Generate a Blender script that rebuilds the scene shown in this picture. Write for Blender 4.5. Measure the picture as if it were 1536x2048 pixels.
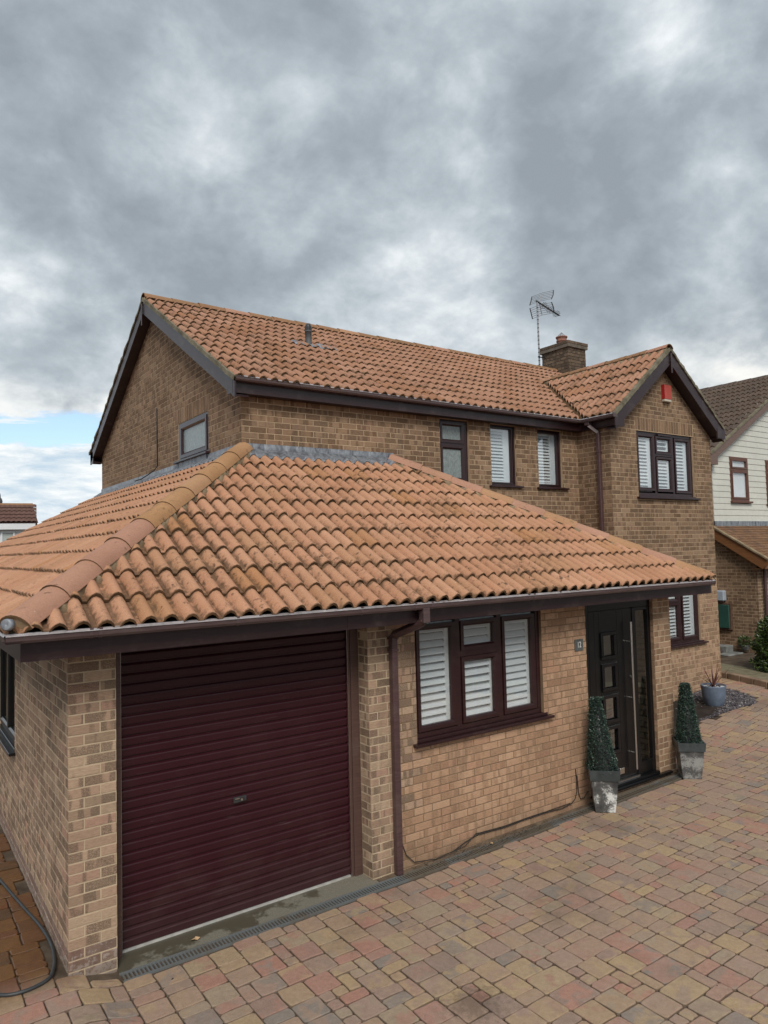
import bpy, bmesh, math, random
import numpy as np
from mathutils import Vector, Matrix
random.seed(7)
rng = np.random.default_rng(7)
S = bpy.context.scene
COL = S.collection
for o in list(bpy.data.objects):
    bpy.data.objects.remove(o)

# ------------------------------------------------------------------ camera
CAM = np.array([-1.0977, -5.5887, 2.9417])
FPX = 1426.27
_y, _p, _r = math.radians(54.9245), math.radians(2.9958), math.radians(-1.4521)
cF = Vector((math.cos(_y) * math.cos(_p), math.sin(_y) * math.cos(_p), math.sin(_p)))
cR = Vector((math.sin(_y), -math.cos(_y), 0)); cU = cR.cross(cF)
cR2 = cR * math.cos(_r) + cU * math.sin(_r); cU2 = cU * math.cos(_r) - cR * math.sin(_r)
cam = bpy.data.objects.new("camera", bpy.data.cameras.new("camera"))
COL.objects.link(cam)
cam.matrix_world = Matrix(((cR2.x, cU2.x, -cF.x, CAM[0]), (cR2.y, cU2.y, -cF.y, CAM[1]), (cR2.z, cU2.z, -cF.z, CAM[2]), (0, 0, 0, 1)))
cam.data.sensor_fit = 'VERTICAL'; cam.data.sensor_height = 36.0
cam.data.lens = 36.0 * FPX / 2048.0
cam.data.clip_start = 0.05; cam.data.clip_end = 3000
S.camera = cam
S.view_settings.view_transform = 'Standard'; S.view_settings.look = 'None'
S.view_settings.gamma = 1.0; S.view_settings.use_curve_mapping = False
S.view_settings.exposure = 0.80
S.cycles.max_bounces = 8; S.cycles.diffuse_bounces = 3; S.cycles.glossy_bounces = 4; S.cycles.transparent_max_bounces = 12
S.cycles.use_denoising = True

# ------------------------------------------------------------------ sun and sky
SUN_EL, SUN_AZ = math.radians(44), math.radians(240)   # direction towards the sun, azimuth ccw from +X
sd = Vector((math.cos(SUN_EL) * math.cos(SUN_AZ), math.cos(SUN_EL) * math.sin(SUN_AZ), math.sin(SUN_EL)))
sl = bpy.data.lights.new("sun", 'SUN'); sl.energy = 1.5; sl.angle = math.radians(24); sl.color = (1.0, 0.955, 0.89)
so = bpy.data.objects.new("sun", sl); COL.objects.link(so)
so.rotation_euler = sd.to_track_quat('Z', 'Y').to_euler(); so.location = (0, -8, 20)

W = bpy.data.worlds.new("World"); S.world = W; W.use_nodes = True
wn = W.node_tree; wn.nodes.clear()

def nd(nt, typ, ins=None, **kw):
    n = nt.nodes.new('ShaderNode' + typ)
    for k, v in kw.items():
        setattr(n, k, v)
    for k, v in (ins or {}).items():
        if isinstance(v, bpy.types.NodeSocket):
            nt.links.new(v, n.inputs[k])
        else:
            n.inputs[k].default_value = v
    return n
def mth(nt, op, a, b=0.5, c=0.5, clamp=False):
    n = nt.nodes.new('ShaderNodeMath'); n.operation = op; n.use_clamp = clamp
    for i, v in enumerate((a, b, c)):
        if isinstance(v, bpy.types.NodeSocket): nt.links.new(v, n.inputs[i])
        else: n.inputs[i].default_value = v
    return n.outputs[0]
def mixc(nt, f, a, b, mode='MIX'):
    n = nt.nodes.new('ShaderNodeMix'); n.data_type = 'RGBA'; n.blend_type = mode; n.clamp_factor = True
    for i, v in ((0, f), (6, a), (7, b)):
        if isinstance(v, bpy.types.NodeSocket): nt.links.new(v, n.inputs[i])
        else: n.inputs[i].default_value = v if i == 0 else (*v[:3], 1.0)
    return n.outputs[2]
def sstep(nt, x, a, b):
    n = nt.nodes.new('ShaderNodeMapRange'); n.interpolation_type = 'SMOOTHSTEP'
    nt.links.new(x, n.inputs[0]); n.inputs[1].default_value = a; n.inputs[2].default_value = b
    n.inputs[3].default_value = 0; n.inputs[4].default_value = 1
    return n.outputs[0]
def ramp(nt, x, stops, interp='LINEAR'):
    n = nt.nodes.new('ShaderNodeValToRGB'); n.color_ramp.interpolation = interp
    e = n.color_ramp.elements
    while len(e) < len(stops): e.new(0.5)
    for i, (p, c) in enumerate(stops):
        e[i].position = p; e[i].color = (*c[:3], 1.0)
    nt.links.new(x, n.inputs[0])
    return n.outputs[0]
def noise(nt, vec, scale, detail=3, rough=0.5, dist=0.0, out=0):
    n = nd(nt, 'TexNoise', {'Scale': scale, 'Detail': detail, 'Roughness': rough, 'Distortion': dist})
    if vec is not None: nt.links.new(vec, n.inputs['Vector'])
    return n.outputs[out]

tc = nd(wn, 'TexCoord').outputs['Generated']
sx = nd(wn, 'SeparateXYZ', {0: tc})
dx, dy, dz = sx.outputs
SKY_OFF = (20.2, 7.7, 1.1)
dzp = mth(wn, 'MAXIMUM', dz, 0.0)
ia = mth(wn, 'DIVIDE', 1.0, mth(wn, 'ADD', 0.62, mth(wn, 'MULTIPLY', dzp, 0.6)))
P = nd(wn, 'CombineXYZ', {0: mth(wn, 'MULTIPLY', dx, ia), 1: mth(wn, 'MULTIPLY', dy, ia), 2: mth(wn, 'MULTIPLY', mth(wn, 'MULTIPLY', dz, ia), 1.30)}).outputs[0]
P = nd(wn, 'VectorMath', {0: P, 1: SKY_OFF}, operation='ADD').outputs[0]
# warp for torn, lumpy edges
wv = noise(wn, P, 3.2, 2, 0.5, 0, 1)
Pw = nd(wn, 'VectorMath', {0: P, 1: nd(wn, 'VectorMath', {0: nd(wn, 'VectorMath', {0: wv, 1: (0.5, 0.5, 0.5)}, operation='SUBTRACT').outputs[0], 'Scale': 0.09}, operation='SCALE').outputs[0]}, operation='ADD').outputs[0]
nbig = noise(wn, Pw, 2.4, 3, 0.45, 0.0)
nmid = noise(wn, Pw, 5.2, 9, 0.56, 0.0)
nfine = noise(wn, Pw, 17.0, 6, 0.6, 0.0)
bil = mth(wn, 'SUBTRACT', 1.0, mth(wn, 'MULTIPLY', mth(wn, 'ABSOLUTE', mth(wn, 'SUBTRACT', noise(wn, Pw, 9.0, 5, 0.55), 0.5)), 4.0))
cl = mth(wn, 'ADD', mth(wn, 'MULTIPLY', nbig, 0.36), mth(wn, 'ADD', mth(wn, 'MULTIPLY', nmid, 0.50), mth(wn, 'ADD', mth(wn, 'MULTIPLY', nfine, 0.12), mth(wn, 'MULTIPLY', bil, 0.030))))
lowb = sstep(wn, dz, 0.42, 0.10)
cl2 = mth(wn, 'ADD', cl, mth(wn, 'ADD', 0.006, mth(wn, 'MULTIPLY', lowb, 0.045)))
cloud = ramp(wn, cl2, [(0.42, (0.180, 0.206, 0.232)), (0.485, (0.220, 0.250, 0.277)), (0.54, (0.275, 0.310, 0.338)), (0.595, (0.360, 0.395, 0.420)), (0.665, (0.52, 0.545, 0.56))])
# brighter thin cloud towards the low western sky
at = mth(wn, 'ARCTAN2', dy, dx)
def lobe(az, el, wa, we):
    a = mth(wn, 'DIVIDE', mth(wn, 'SUBTRACT', at, math.radians(az)), wa)
    e = mth(wn, 'DIVIDE', mth(wn, 'SUBTRACT', dz, math.sin(math.radians(el))), we)
    r = mth(wn, 'ADD', mth(wn, 'MULTIPLY', a, a), mth(wn, 'MULTIPLY', e, e))
    return mth(wn, 'POWER', 2.718, mth(wn, 'MULTIPLY', r, -1.0))
glow = mth(wn, 'MULTIPLY', lobe(26.5, 11.5, 0.13, 0.055), sstep(wn, nmid, 0.36, 0.62))
cloud = mixc(wn, mth(wn, 'MULTIPLY', glow, 0.95, clamp=True), cloud, (0.62, 0.61, 0.575))
# bank of white cumulus low down on the left, with a strip of blue above it
leftm = sstep(wn, at, math.radians(66), math.radians(76))
edge = mth(wn, 'ADD', dz, mth(wn, 'MULTIPLY', mth(wn, 'SUBTRACT', noise(wn, nd(wn, 'CombineXYZ', {0: mth(wn, 'MULTIPLY', at, 9.0), 1: mth(wn, 'MULTIPLY', dz, 26.0), 2: 1.3}).outputs[0], 1.0, 6, 0.6), 0.5), 0.085))
lowwhite = mth(wn, 'MULTIPLY', sstep(wn, edge, 0.152, 0.140), leftm)
band = mth(wn, 'MULTIPLY', mth(wn, 'MULTIPLY', sstep(wn, edge, 0.138, 0.150), sstep(wn, edge, 0.186, 0.174)), leftm)
nst = noise(wn, nd(wn, 'CombineXYZ', {0: mth(wn, 'MULTIPLY', at, 9.0), 1: mth(wn, 'MULTIPLY', dz, 34.0), 2: 4.3}).outputs[0], 1.3, 7, 0.62, 0.2)
white = ramp(wn, nst, [(0.34, (0.33, 0.41, 0.48)), (0.48, (0.46, 0.505, 0.535)), (0.60, (0.585, 0.60, 0.60))])
under = mth(wn, 'MULTIPLY', mth(wn, 'MULTIPLY', sstep(wn, edge, 0.225, 0.190), sstep(wn, edge, 0.172, 0.184)), leftm)
cloud = mixc(wn, mth(wn, 'MULTIPLY', under, mth(wn, 'MULTIPLY', sstep(wn, nmid, 0.35, 0.6), 0.9)), cloud, (0.56, 0.57, 0.56))
cloud = mixc(wn, lowwhite, cloud, white)
sky = nd(wn, 'TexSky', sky_type='NISHITA', sun_disc=False, sun_elevation=SUN_EL, sun_rotation=math.radians(90) - SUN_AZ, air_density=1.0, dust_density=1.2, ozone_density=1.5)
skyc = mixc(wn, 1.0, sky.outputs[0], (0.105, 0.105, 0.105), 'MULTIPLY')
wisp = sstep(wn, noise(wn, nd(wn, 'CombineXYZ', {0: mth(wn, 'MULTIPLY', at, 7.0), 1: mth(wn, 'MULTIPLY', dz, 60.0), 2: 8.1}).outputs[0], 1.0, 6, 0.6), 0.50, 0.62)
skyb = mixc(wn, wisp, skyc, (0.50, 0.545, 0.56))
final = mixc(wn, band, cloud, skyb)
bg = nd(wn, 'Background', {0: final, 1: 1.0})
nd(wn, 'OutputWorld', {0: bg.outputs[0]})

# ------------------------------------------------------------------ materials
def new_mat(name):
    m = bpy.data.materials.new(name); m.use_nodes = True
    nt = m.node_tree; nt.nodes.clear()
    b = nd(nt, 'BsdfPrincipled'); nd(nt, 'OutputMaterial', {0: b.outputs[0]})
    return m, nt, b
def setc(nt, b, c):
    if isinstance(c, bpy.types.NodeSocket): nt.links.new(c, b.inputs['Base Color'])
    else: b.inputs['Base Color'].default_value = (*c, 1)
def bump(nt, b, h, strength=0.4, dist=0.004):
    n = nd(nt, 'Bump', {'Height': h, 'Strength': strength, 'Distance': dist})
    nt.links.new(n.outputs[0], b.inputs['Normal'])
def plain(name, c, rough=0.5, var=0.12, scale=14, metal=0.0, bumps=0.0, spec=0.5, coat=0.0):
    m, nt, b = new_mat(name)
    pos = nd(nt, 'NewGeometry').outputs['Position']
    n1 = noise(nt, pos, scale, 5, 0.6); n2 = noise(nt, pos, scale * 0.13, 3, 0.5)
    f = mth(nt, 'ADD', mth(nt, 'MULTIPLY', n1, 0.5), mth(nt, 'MULTIPLY', n2, 0.5))
    d = tuple(x * (1 - var * 2.2) for x in c); l = tuple(min(1, x * (1 + var * 2.2)) for x in c)
    setc(nt, b, ramp(nt, f, [(0.3, d), (0.7, l)]))
    b.inputs['Roughness'].default_value = rough; b.inputs['Metallic'].default_value = metal
    b.inputs['Specular IOR Level'].default_value = spec; b.inputs['Coat Weight'].default_value = coat
    if bumps: bump(nt, b, noise(nt, pos, scale * 9, 4, 0.6), bumps, 0.003)
    return m
def seed01(nt):
    r = mth(nt, 'ADD', nd(nt, 'ObjectInfo').outputs['Random'], nd(nt, 'Attribute', attribute_name='tint').outputs['Fac'])
    return mth(nt, 'FRACT', r)

def brick_mat(name, stops, band_col, band_amt, wall_dirty=0.25):
    m, nt, b = new_mat(name)
    r = seed01(nt)
    wn_ = nd(nt, 'TexWhiteNoise', {'W': mth(nt, 'MULTIPLY', r, 913.7)}, noise_dimensions='1D').outputs['Color']
    sp = nd(nt, 'SeparateXYZ', {0: wn_}); r1, r2, r3 = sp.outputs
    pos = nd(nt, 'NewGeometry').outputs['Position']
    ps = nd(nt, 'SeparateXYZ', {0: pos})
    s = mth(nt, 'ADD', ps.outputs[0], ps.outputs[1])
    col = ramp(nt, r1, stops)
    v = nd(nt, 'CombineXYZ', {0: mth(nt, 'MULTIPLY', s, 13.0), 1: mth(nt, 'MULTIPLY', r, 77.0), 2: mth(nt, 'MULTIPLY', ps.outputs[2], 1.6)}).outputs[0]
    bn = noise(nt, v, 1.0, 1, 0.4)
    speck = noise(nt, pos, 150, 3, 0.7)
    bandm = sstep(nt, mth(nt, 'ADD', bn, mth(nt, 'MULTIPLY', mth(nt, 'SUBTRACT', r2, 0.5), 0.28)), 0.47, 0.55)
    bm = mth(nt, 'MULTIPLY', bandm, mth(nt, 'MULTIPLY', sstep(nt, speck, 0.25, 0.62), band_amt))
    col = mixc(nt, bm, col, band_col)
    stria = noise(nt, nd(nt, 'CombineXYZ', {0: mth(nt, 'MULTIPLY', s, 30.0), 1: r, 2: mth(nt, 'MULTIPLY', ps.outputs[2], 260.0)}).outputs[0], 1.0, 3, 0.6)
    col = mixc(nt, 1.0, col, ramp(nt, stria, [(0.28, (0.72, 0.71, 0.70)), (0.6, (1.10, 1.09, 1.08))]), 'MULTIPLY')
    big = noise(nt, pos, 0.8, 4, 0.6)
    col = mixc(nt, wall_dirty * 2, col, ramp(nt, big, [(0.32, (0.62, 0.60, 0.56)), (0.62, (1.08, 1.07, 1.05))]), 'MULTIPLY')
    ef = mth(nt, 'MULTIPLY', sstep(nt, mth(nt, 'ADD', noise(nt, pos, 26, 4, 0.7), mth(nt, 'MULTIPLY', ps.outputs[2], -0.9)), 0.44, 0.56), mth(nt, 'MULTIPLY', sstep(nt, ps.outputs[0], 0.5, 0.25), 0.32))
    col = mixc(nt, ef, col, (0.62, 0.58, 0.53))
    run = noise(nt, nd(nt, 'CombineXYZ', {0: mth(nt, 'MULTIPLY', s, 3.2), 1: 0.3, 2: mth(nt, 'MULTIPLY', ps.outputs[2], 0.45)}).outputs[0], 1.0, 4, 0.62)
    col = mixc(nt, mth(nt, 'MULTIPLY', sstep(nt, run, 0.55, 0.72), 0.32), col, (0.085, 0.068, 0.050))
    # damp grime just above the ground
    wet = mth(nt, 'MULTIPLY', sstep(nt, mth(nt, 'ADD', ps.outputs[2], mth(nt, 'MULTIPLY', noise(nt, pos, 3.5, 4, 0.6), 0.5)), 0.42, 0.08), 0.55)
    col = mixc(nt, wet, col, (0.15, 0.108, 0.072))
    setc(nt, b, col); b.inputs['Roughness'].default_value = 0.9; b.inputs['Specular IOR Level'].default_value = 0.2
    bump(nt, b, mth(nt, 'ADD', speck, stria), 0.5, 0.004)
    return m
def mortar_mat(name, c, d):
    m, nt, b = new_mat(name)
    pos = nd(nt, 'NewGeometry').outputs['Position']
    n = noise(nt, pos, 5, 5, 0.6); n2 = noise(nt, pos, 180, 3, 0.6)
    col = ramp(nt, mth(nt, 'ADD', mth(nt, 'MULTIPLY', n, 0.7), mth(nt, 'MULTIPLY', n2, 0.3)), [(0.34, d), (0.62, c)])
    setc(nt, b, col); b.inputs['Roughness'].default_value = 0.95; b.inputs['Specular IOR Level'].default_value = 0.1
    bump(nt, b, n2, 0.4, 0.003)
    return m
M = {}
M['brick_garage'] = brick_mat('brick_garage', [(0.0, (0.36, 0.25, 0.175)), (0.3, (0.42, 0.285, 0.20)), (0.6, (0.46, 0.335, 0.235)), (0.8, (0.31, 0.225, 0.155)), (1.0, (0.43, 0.265, 0.195))], (0.135, 0.094, 0.067), 0.82, 0.15)
M['brick_infill'] = brick_mat('brick_infill', [(0.0, (0.41, 0.255, 0.162)), (0.35, (0.455, 0.29, 0.188)), (0.65, (0.49, 0.32, 0.21)), (0.85, (0.39, 0.235, 0.15)), (1.0, (0.45, 0.265, 0.175))], (0.24, 0.148, 0.092), 0.62, 0.22)
M['brick_house'] = brick_mat('brick_house', [(0.0, (0.235, 0.150, 0.094)), (0.3, (0.29, 0.190, 0.120)), (0.6, (0.315, 0.215, 0.142)), (0.8, (0.235, 0.157, 0.104)), (1.0, (0.30, 0.190, 0.128))], (0.115, 0.072, 0.044), 0.8, 0.22)
M['brick_chimney'] = brick_mat('brick_chimney', [(0.0, (0.13, 0.095, 0.07)), (0.5, (0.19, 0.14, 0.10)), (1.0, (0.15, 0.11, 0.085))], (0.06, 0.047, 0.036), 0.8, 0.3)
M['mortar_cream'] = mortar_mat('mortar_cream', (0.56, 0.445, 0.31), (0.40, 0.31, 0.21))
M['mortar_brown'] = mortar_mat('mortar_brown', (0.25, 0.172, 0.108), (0.17, 0.115, 0.072))
M['mortar_tan'] = mortar_mat('mortar_tan', (0.50, 0.37, 0.245), (0.36, 0.26, 0.17))
M['mortar_grey'] = mortar_mat('mortar_grey', (0.20, 0.17, 0.14), (0.09, 0.08, 0.065))
M['bedding'] = mortar_mat('bedding', (0.36, 0.27, 0.175), (0.11, 0.085, 0.05))
M['margin'] = mortar_mat('margin', (0.17, 0.125, 0.088), (0.06, 0.045, 0.032))
M['verge'] = mortar_mat('verge', (0.23, 0.205, 0.15), (0.075, 0.068, 0.045))
M['concrete'] = mortar_mat('concrete', (0.30, 0.28, 0.22), (0.15, 0.14, 0.11))

def tile_mat(name, stops, moss=0.5, mosscol=(0.035, 0.028, 0.017), g0=0.78, g1=0.78):
    m, nt, b = new_mat(name)
    r = seed01(nt)
    pos = nd(nt, 'NewGeometry').outputs['Position']
    sp = nd(nt, 'SeparateXYZ', {0: nd(nt, 'TexWhiteNoise', {'W': mth(nt, 'MULTIPLY', r, 517.3)}, noise_dimensions='1D').outputs['Color']})
    col = ramp(nt, sp.outputs[0], stops)
    g = noise(nt, pos, 210, 2, 0.8)
    col = mixc(nt, 1.0, col, ramp(nt, g, [(0.30, (0.70, 0.67, 0.64)), (0.52, (1.0, 1.0, 1.0)), (0.72, (1.42, 1.45, 1.5))]), 'MULTIPLY')
    a = noise(nt, pos, 1.7, 4, 0.6)
    col = mixc(nt, 0.6, col, ramp(nt, a, [(0.3, (0.80, 0.76, 0.68)), (0.65, (1.08, 1.08, 1.06))]), 'MULTIPLY')
    och = noise(nt, pos, 4.2, 4, 0.62)
    col = mixc(nt, mth(nt, 'MULTIPLY', sstep(nt, och, 0.60, 0.74), 0.06), col, (0.36, 0.185, 0.085))
    ms = noise(nt, pos, 11, 5, 0.65)
    ms2 = mth(nt, 'MULTIPLY', sstep(nt, mth(nt, 'ADD', ms, mth(nt, 'MULTIPLY', noise(nt, pos, 0.9, 2, 0.5), 0.35)), 0.80, 0.90), moss)
    col = mixc(nt, ms2, col, mosscol)
    gm = nd(nt, 'Attribute', attribute_name='grime_shade').outputs['Fac']
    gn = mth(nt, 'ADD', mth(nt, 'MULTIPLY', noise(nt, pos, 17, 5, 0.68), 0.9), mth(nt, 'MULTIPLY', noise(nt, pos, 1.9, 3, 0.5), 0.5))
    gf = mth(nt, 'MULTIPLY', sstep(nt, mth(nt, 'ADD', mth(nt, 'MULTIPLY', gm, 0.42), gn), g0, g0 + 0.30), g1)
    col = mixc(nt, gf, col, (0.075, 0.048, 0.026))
    wsp = sstep(nt, noise(nt, pos, 26, 2, 0.5), 0.76, 0.80)
    col = mixc(nt, mth(nt, 'MULTIPLY', wsp, 0.6), col, (0.62, 0.56, 0.48))
    setc(nt, b, col); b.inputs['Roughness'].default_value = 0.85; b.inputs['Specular IOR Level'].default_value = 0.25
    bump(nt, b, g, 0.35, 0.003)
    return m
ter = [(0.0, (0.48, 0.250, 0.152)), (0.3, (0.45, 0.232, 0.140)), (0.60, (0.50, 0.275, 0.172)), (0.80, (0.45, 0.240, 0.145)), (0.93, (0.43, 0.235, 0.135)), (1.0, (0.42, 0.205, 0.098))]
M['tile'] = tile_mat('tile', ter, 0.75)
M['tile_main'] = tile_mat('tile_main', [(0.0, (0.38, 0.202, 0.130)), (0.4, (0.35, 0.182, 0.116)), (0.75, (0.41, 0.225, 0.150)), (0.9, (0.35, 0.175, 0.10)), (1.0, (0.32, 0.158, 0.095))], 0.7, g0=0.75, g1=0.85)
M['tile_cap'] = tile_mat('tile_cap', [(0.0, (0.42, 0.235, 0.165)), (0.4, (0.40, 0.215, 0.150)), (0.6, (0.42, 0.240, 0.150)), (1.0, (0.40, 0.225, 0.12))], 0.55)
M['tile_cap2'] = tile_mat('tile_cap2', [(0.0, (0.40, 0.225, 0.115)), (0.5, (0.38, 0.205, 0.095)), (1.0, (0.41, 0.235, 0.13))], 0.6)
M['tile_capold'] = tile_mat('tile_capold', [(0.0, (0.30, 0.165, 0.09)), (1.0, (0.27, 0.155, 0.085))], 0.8, (0.10, 0.085, 0.045))
M['tile_dark'] = tile_mat('tile_dark', [(0.0, (0.095, 0.070, 0.058)), (0.5, (0.115, 0.084, 0.068)), (1.0, (0.085, 0.064, 0.054))], 0.5)
M['tile_plain'] = tile_mat('tile_plain', [(0.0, (0.17, 0.09, 0.05)), (0.5, (0.21, 0.12, 0.068)), (1.0, (0.13, 0.075, 0.048))], 0.5)
M['tile_far'] = tile_mat('tile_far', [(0.0, (0.12, 0.065, 0.052)), (0.5, (0.15, 0.082, 0.065)), (1.0, (0.09, 0.055, 0.045))], 0.5)
M['tile_edge'] = mortar_mat('tile_edge', (0.20, 0.115, 0.06), (0.035, 0.027, 0.017))
M['deck'] = plain('deck', (0.03, 0.022, 0.017), 0.95, 0.2)

def upvc(name, c, rough, dust=0.22):
    m, nt, b = new_mat(name)
    pos = nd(nt, 'NewGeometry').outputs['Position']
    sc = nd(nt, 'VectorMath', {0: pos, 1: (6.0, 6.0, 90.0)}, operation='MULTIPLY').outputs[0]
    n = noise(nt, sc, 1.0, 5, 0.6); d = noise(nt, pos, 3.0, 5, 0.65)
    col = ramp(nt, n, [(0.3, tuple(x * 0.72 for x in c)), (0.7, tuple(x * 1.3 for x in c))])
    col = mixc(nt, mth(nt, 'MULTIPLY', sstep(nt, d, 0.50, 0.72), dust), col, (0.16, 0.13, 0.115))
    setc(nt, b, col); b.inputs['Roughness'].default_value = rough
    bump(nt, b, n, 0.15, 0.002)
    return m
M['upvc'] = upvc('upvc', (0.026, 0.0085, 0.0095), 0.30, 0.12)
M['fascia'] = upvc('fascia', (0.026, 0.0100, 0.0115), 0.36)
M['gutter'] = upvc('gutter', (0.085, 0.056, 0.056), 0.30)
M['gutter_lip_glint'] = plain('gutter_lip_glint', (0.30, 0.275, 0.28), 0.40, 0.2, 30)  # paler bead colour: the sky highlight painted onto the lip
M['pipe'] = upvc('pipe', (0.075, 0.040, 0.040), 0.4)
M['soffit'] = upvc('soffit', (0.022, 0.010, 0.011), 0.5)
M['gfpost'] = upvc('gfpost', (0.085, 0.045, 0.036), 0.55)
M['black_door'] = upvc('black_door', (0.0045, 0.0045, 0.005), 0.28, 0.03)
M['black_gloss'] = plain('black_gloss', (0.006, 0.006, 0.007), 0.25, 0.1)
M['steel'] = plain('steel', (0.62, 0.60, 0.57), 0.28, 0.06, metal=1.0)
M['white_pvc'] = plain('white_pvc', (0.74, 0.76, 0.78), 0.4, 0.04)
M['lock_grey'] = plain('lock_grey', (0.035, 0.036, 0.036), 0.45, 0.2)
M['seal_grey'] = plain('seal_grey', (0.42, 0.41, 0.38), 0.6, 0.15)
M['louvre'] = plain('louvre', (0.62, 0.665, 0.69), 0.4, 0.03)
M['room'] = plain('room', (0.10, 0.10, 0.10), 0.9, 0.1)
M['wood_window'] = upvc('wood_window', (0.115, 0.045, 0.025), 0.45)
M['wood_fascia'] = upvc('wood_fascia', (0.20, 0.085, 0.032), 0.5)
M['brown_barge'] = upvc('brown_barge', (0.16, 0.105, 0.085), 0.6)

def garage_mat():
    m, nt, b = new_mat('garage_slat')
    pos = nd(nt, 'NewGeometry').outputs['Position']
    n = noise(nt, pos, 2.4, 5, 0.65); ps = nd(nt, 'SeparateXYZ', {0: pos})
    col = mixc(nt, mth(nt, 'MULTIPLY', sstep(nt, n, 0.42, 0.75), 0.35), (0.032, 0.0055, 0.0095), (0.050, 0.018, 0.021))
    st = noise(nt, nd(nt, 'VectorMath', {0: pos, 1: (2.0, 1.0, 70.0)}, operation='MULTIPLY').outputs[0], 1.0, 4, 0.7)
    col = mixc(nt, mth(nt, 'MULTIPLY', sstep(nt, st, 0.62, 0.74), 0.22), col, (0.22, 0.17, 0.16))
    scr = mth(nt, 'MULTIPLY', sstep(nt, noise(nt, nd(nt, 'VectorMath', {0: pos, 1: (7.0, 1.0, 30.0)}, operation='MULTIPLY').outputs[0], 1.0, 3, 0.5), 0.80, 0.82), 0.4)
    col = mixc(nt, scr, col, (0.35, 0.30, 0.27))
    col = mixc(nt, mth(nt, 'MULTIPLY', sstep(nt, mth(nt, 'ADD', ps.outputs[2], mth(nt, 'MULTIPLY', noise(nt, pos, 5, 5, .7), -.9)), .0, -.50), .10), col, (0.15, 0.115, 0.095))
    setc(nt, b, col); b.inputs['Roughness'].default_value = 0.30; b.inputs['Specular IOR Level'].default_value = 0.38
    bump(nt, b, noise(nt, pos, 400, 2, 0.5), 0.06, 0.001)
    return m
M['garage'] = garage_mat()

def lead_mat():
    m, nt, b = new_mat('lead')
    pos = nd(nt, 'NewGeometry').outputs['Position']
    st = noise(nt, nd(nt, 'VectorMath', {0: pos, 1: (14.0, 14.0, 5.0)}, operation='MULTIPLY').outputs[0], 1.0, 5, 0.7, 0.6)
    setc(nt, b, ramp(nt, st, [(0.34, (0.09, 0.09, 0.10)), (0.46, (0.19, 0.205, 0.23)), (0.58, (0.28, 0.30, 0.325)), (0.74, (0.40, 0.42, 0.43))]))
    b.inputs['Roughness'].default_value = 0.5; b.inputs['Metallic'].default_value = 0.25
    bump(nt, b, st, 0.25, 0.006)
    return m
M['lead'] = lead_mat()

def glass_mat(name, rough=0.0, r0=0.24, tintc=(0.985, 1.0, 0.995)):
    m = bpy.data.materials.new(name); m.use_nodes = True
    nt = m.node_tree; nt.nodes.clear()
    ge = nd(nt, 'NewGeometry')
    cs = mth(nt, 'ABSOLUTE', nd(nt, 'VectorMath', {0: ge.outputs['Normal'], 1: ge.outputs['Incoming']}, operation='DOT_PRODUCT').outputs['Value'])
    fac = mth(nt, 'ADD', mth(nt, 'MULTIPLY', mth(nt, 'POWER', mth(nt, 'SUBTRACT', 1.0, cs), 5.0), 1 - r0), r0, clamp=True)
    t = nd(nt, 'BsdfTransparent', {0: (*tintc, 1)}); g = nd(nt, 'BsdfGlossy', {0: (1, 1, 1, 1), 'Roughness': rough})
    mx = nd(nt, 'MixShader', {0: fac, 1: t.outputs[0], 2: g.outputs[0]})
    nd(nt, 'OutputMaterial', {0: mx.outputs[0]})
    return m
M['glass'] = glass_mat('glass')
def frosted():
    m, nt, b = new_mat('frosted_glass')
    pos = nd(nt, 'NewGeometry').outputs['Position']
    n = noise(nt, nd(nt, 'VectorMath', {0: pos, 1: (38.0, 38.0, 20.0)}, operation='MULTIPLY').outputs[0], 1.0, 4, 0.6, 0.8)
    setc(nt, b, ramp(nt, n, [(0.35, (0.15, 0.18, 0.175)), (0.7, (0.27, 0.31, 0.305))]))
    b.inputs['Roughness'].default_value = 0.22
    bump(nt, b, n, 0.5, 0.006)
    return m
M['frosted'] = frosted()

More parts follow.
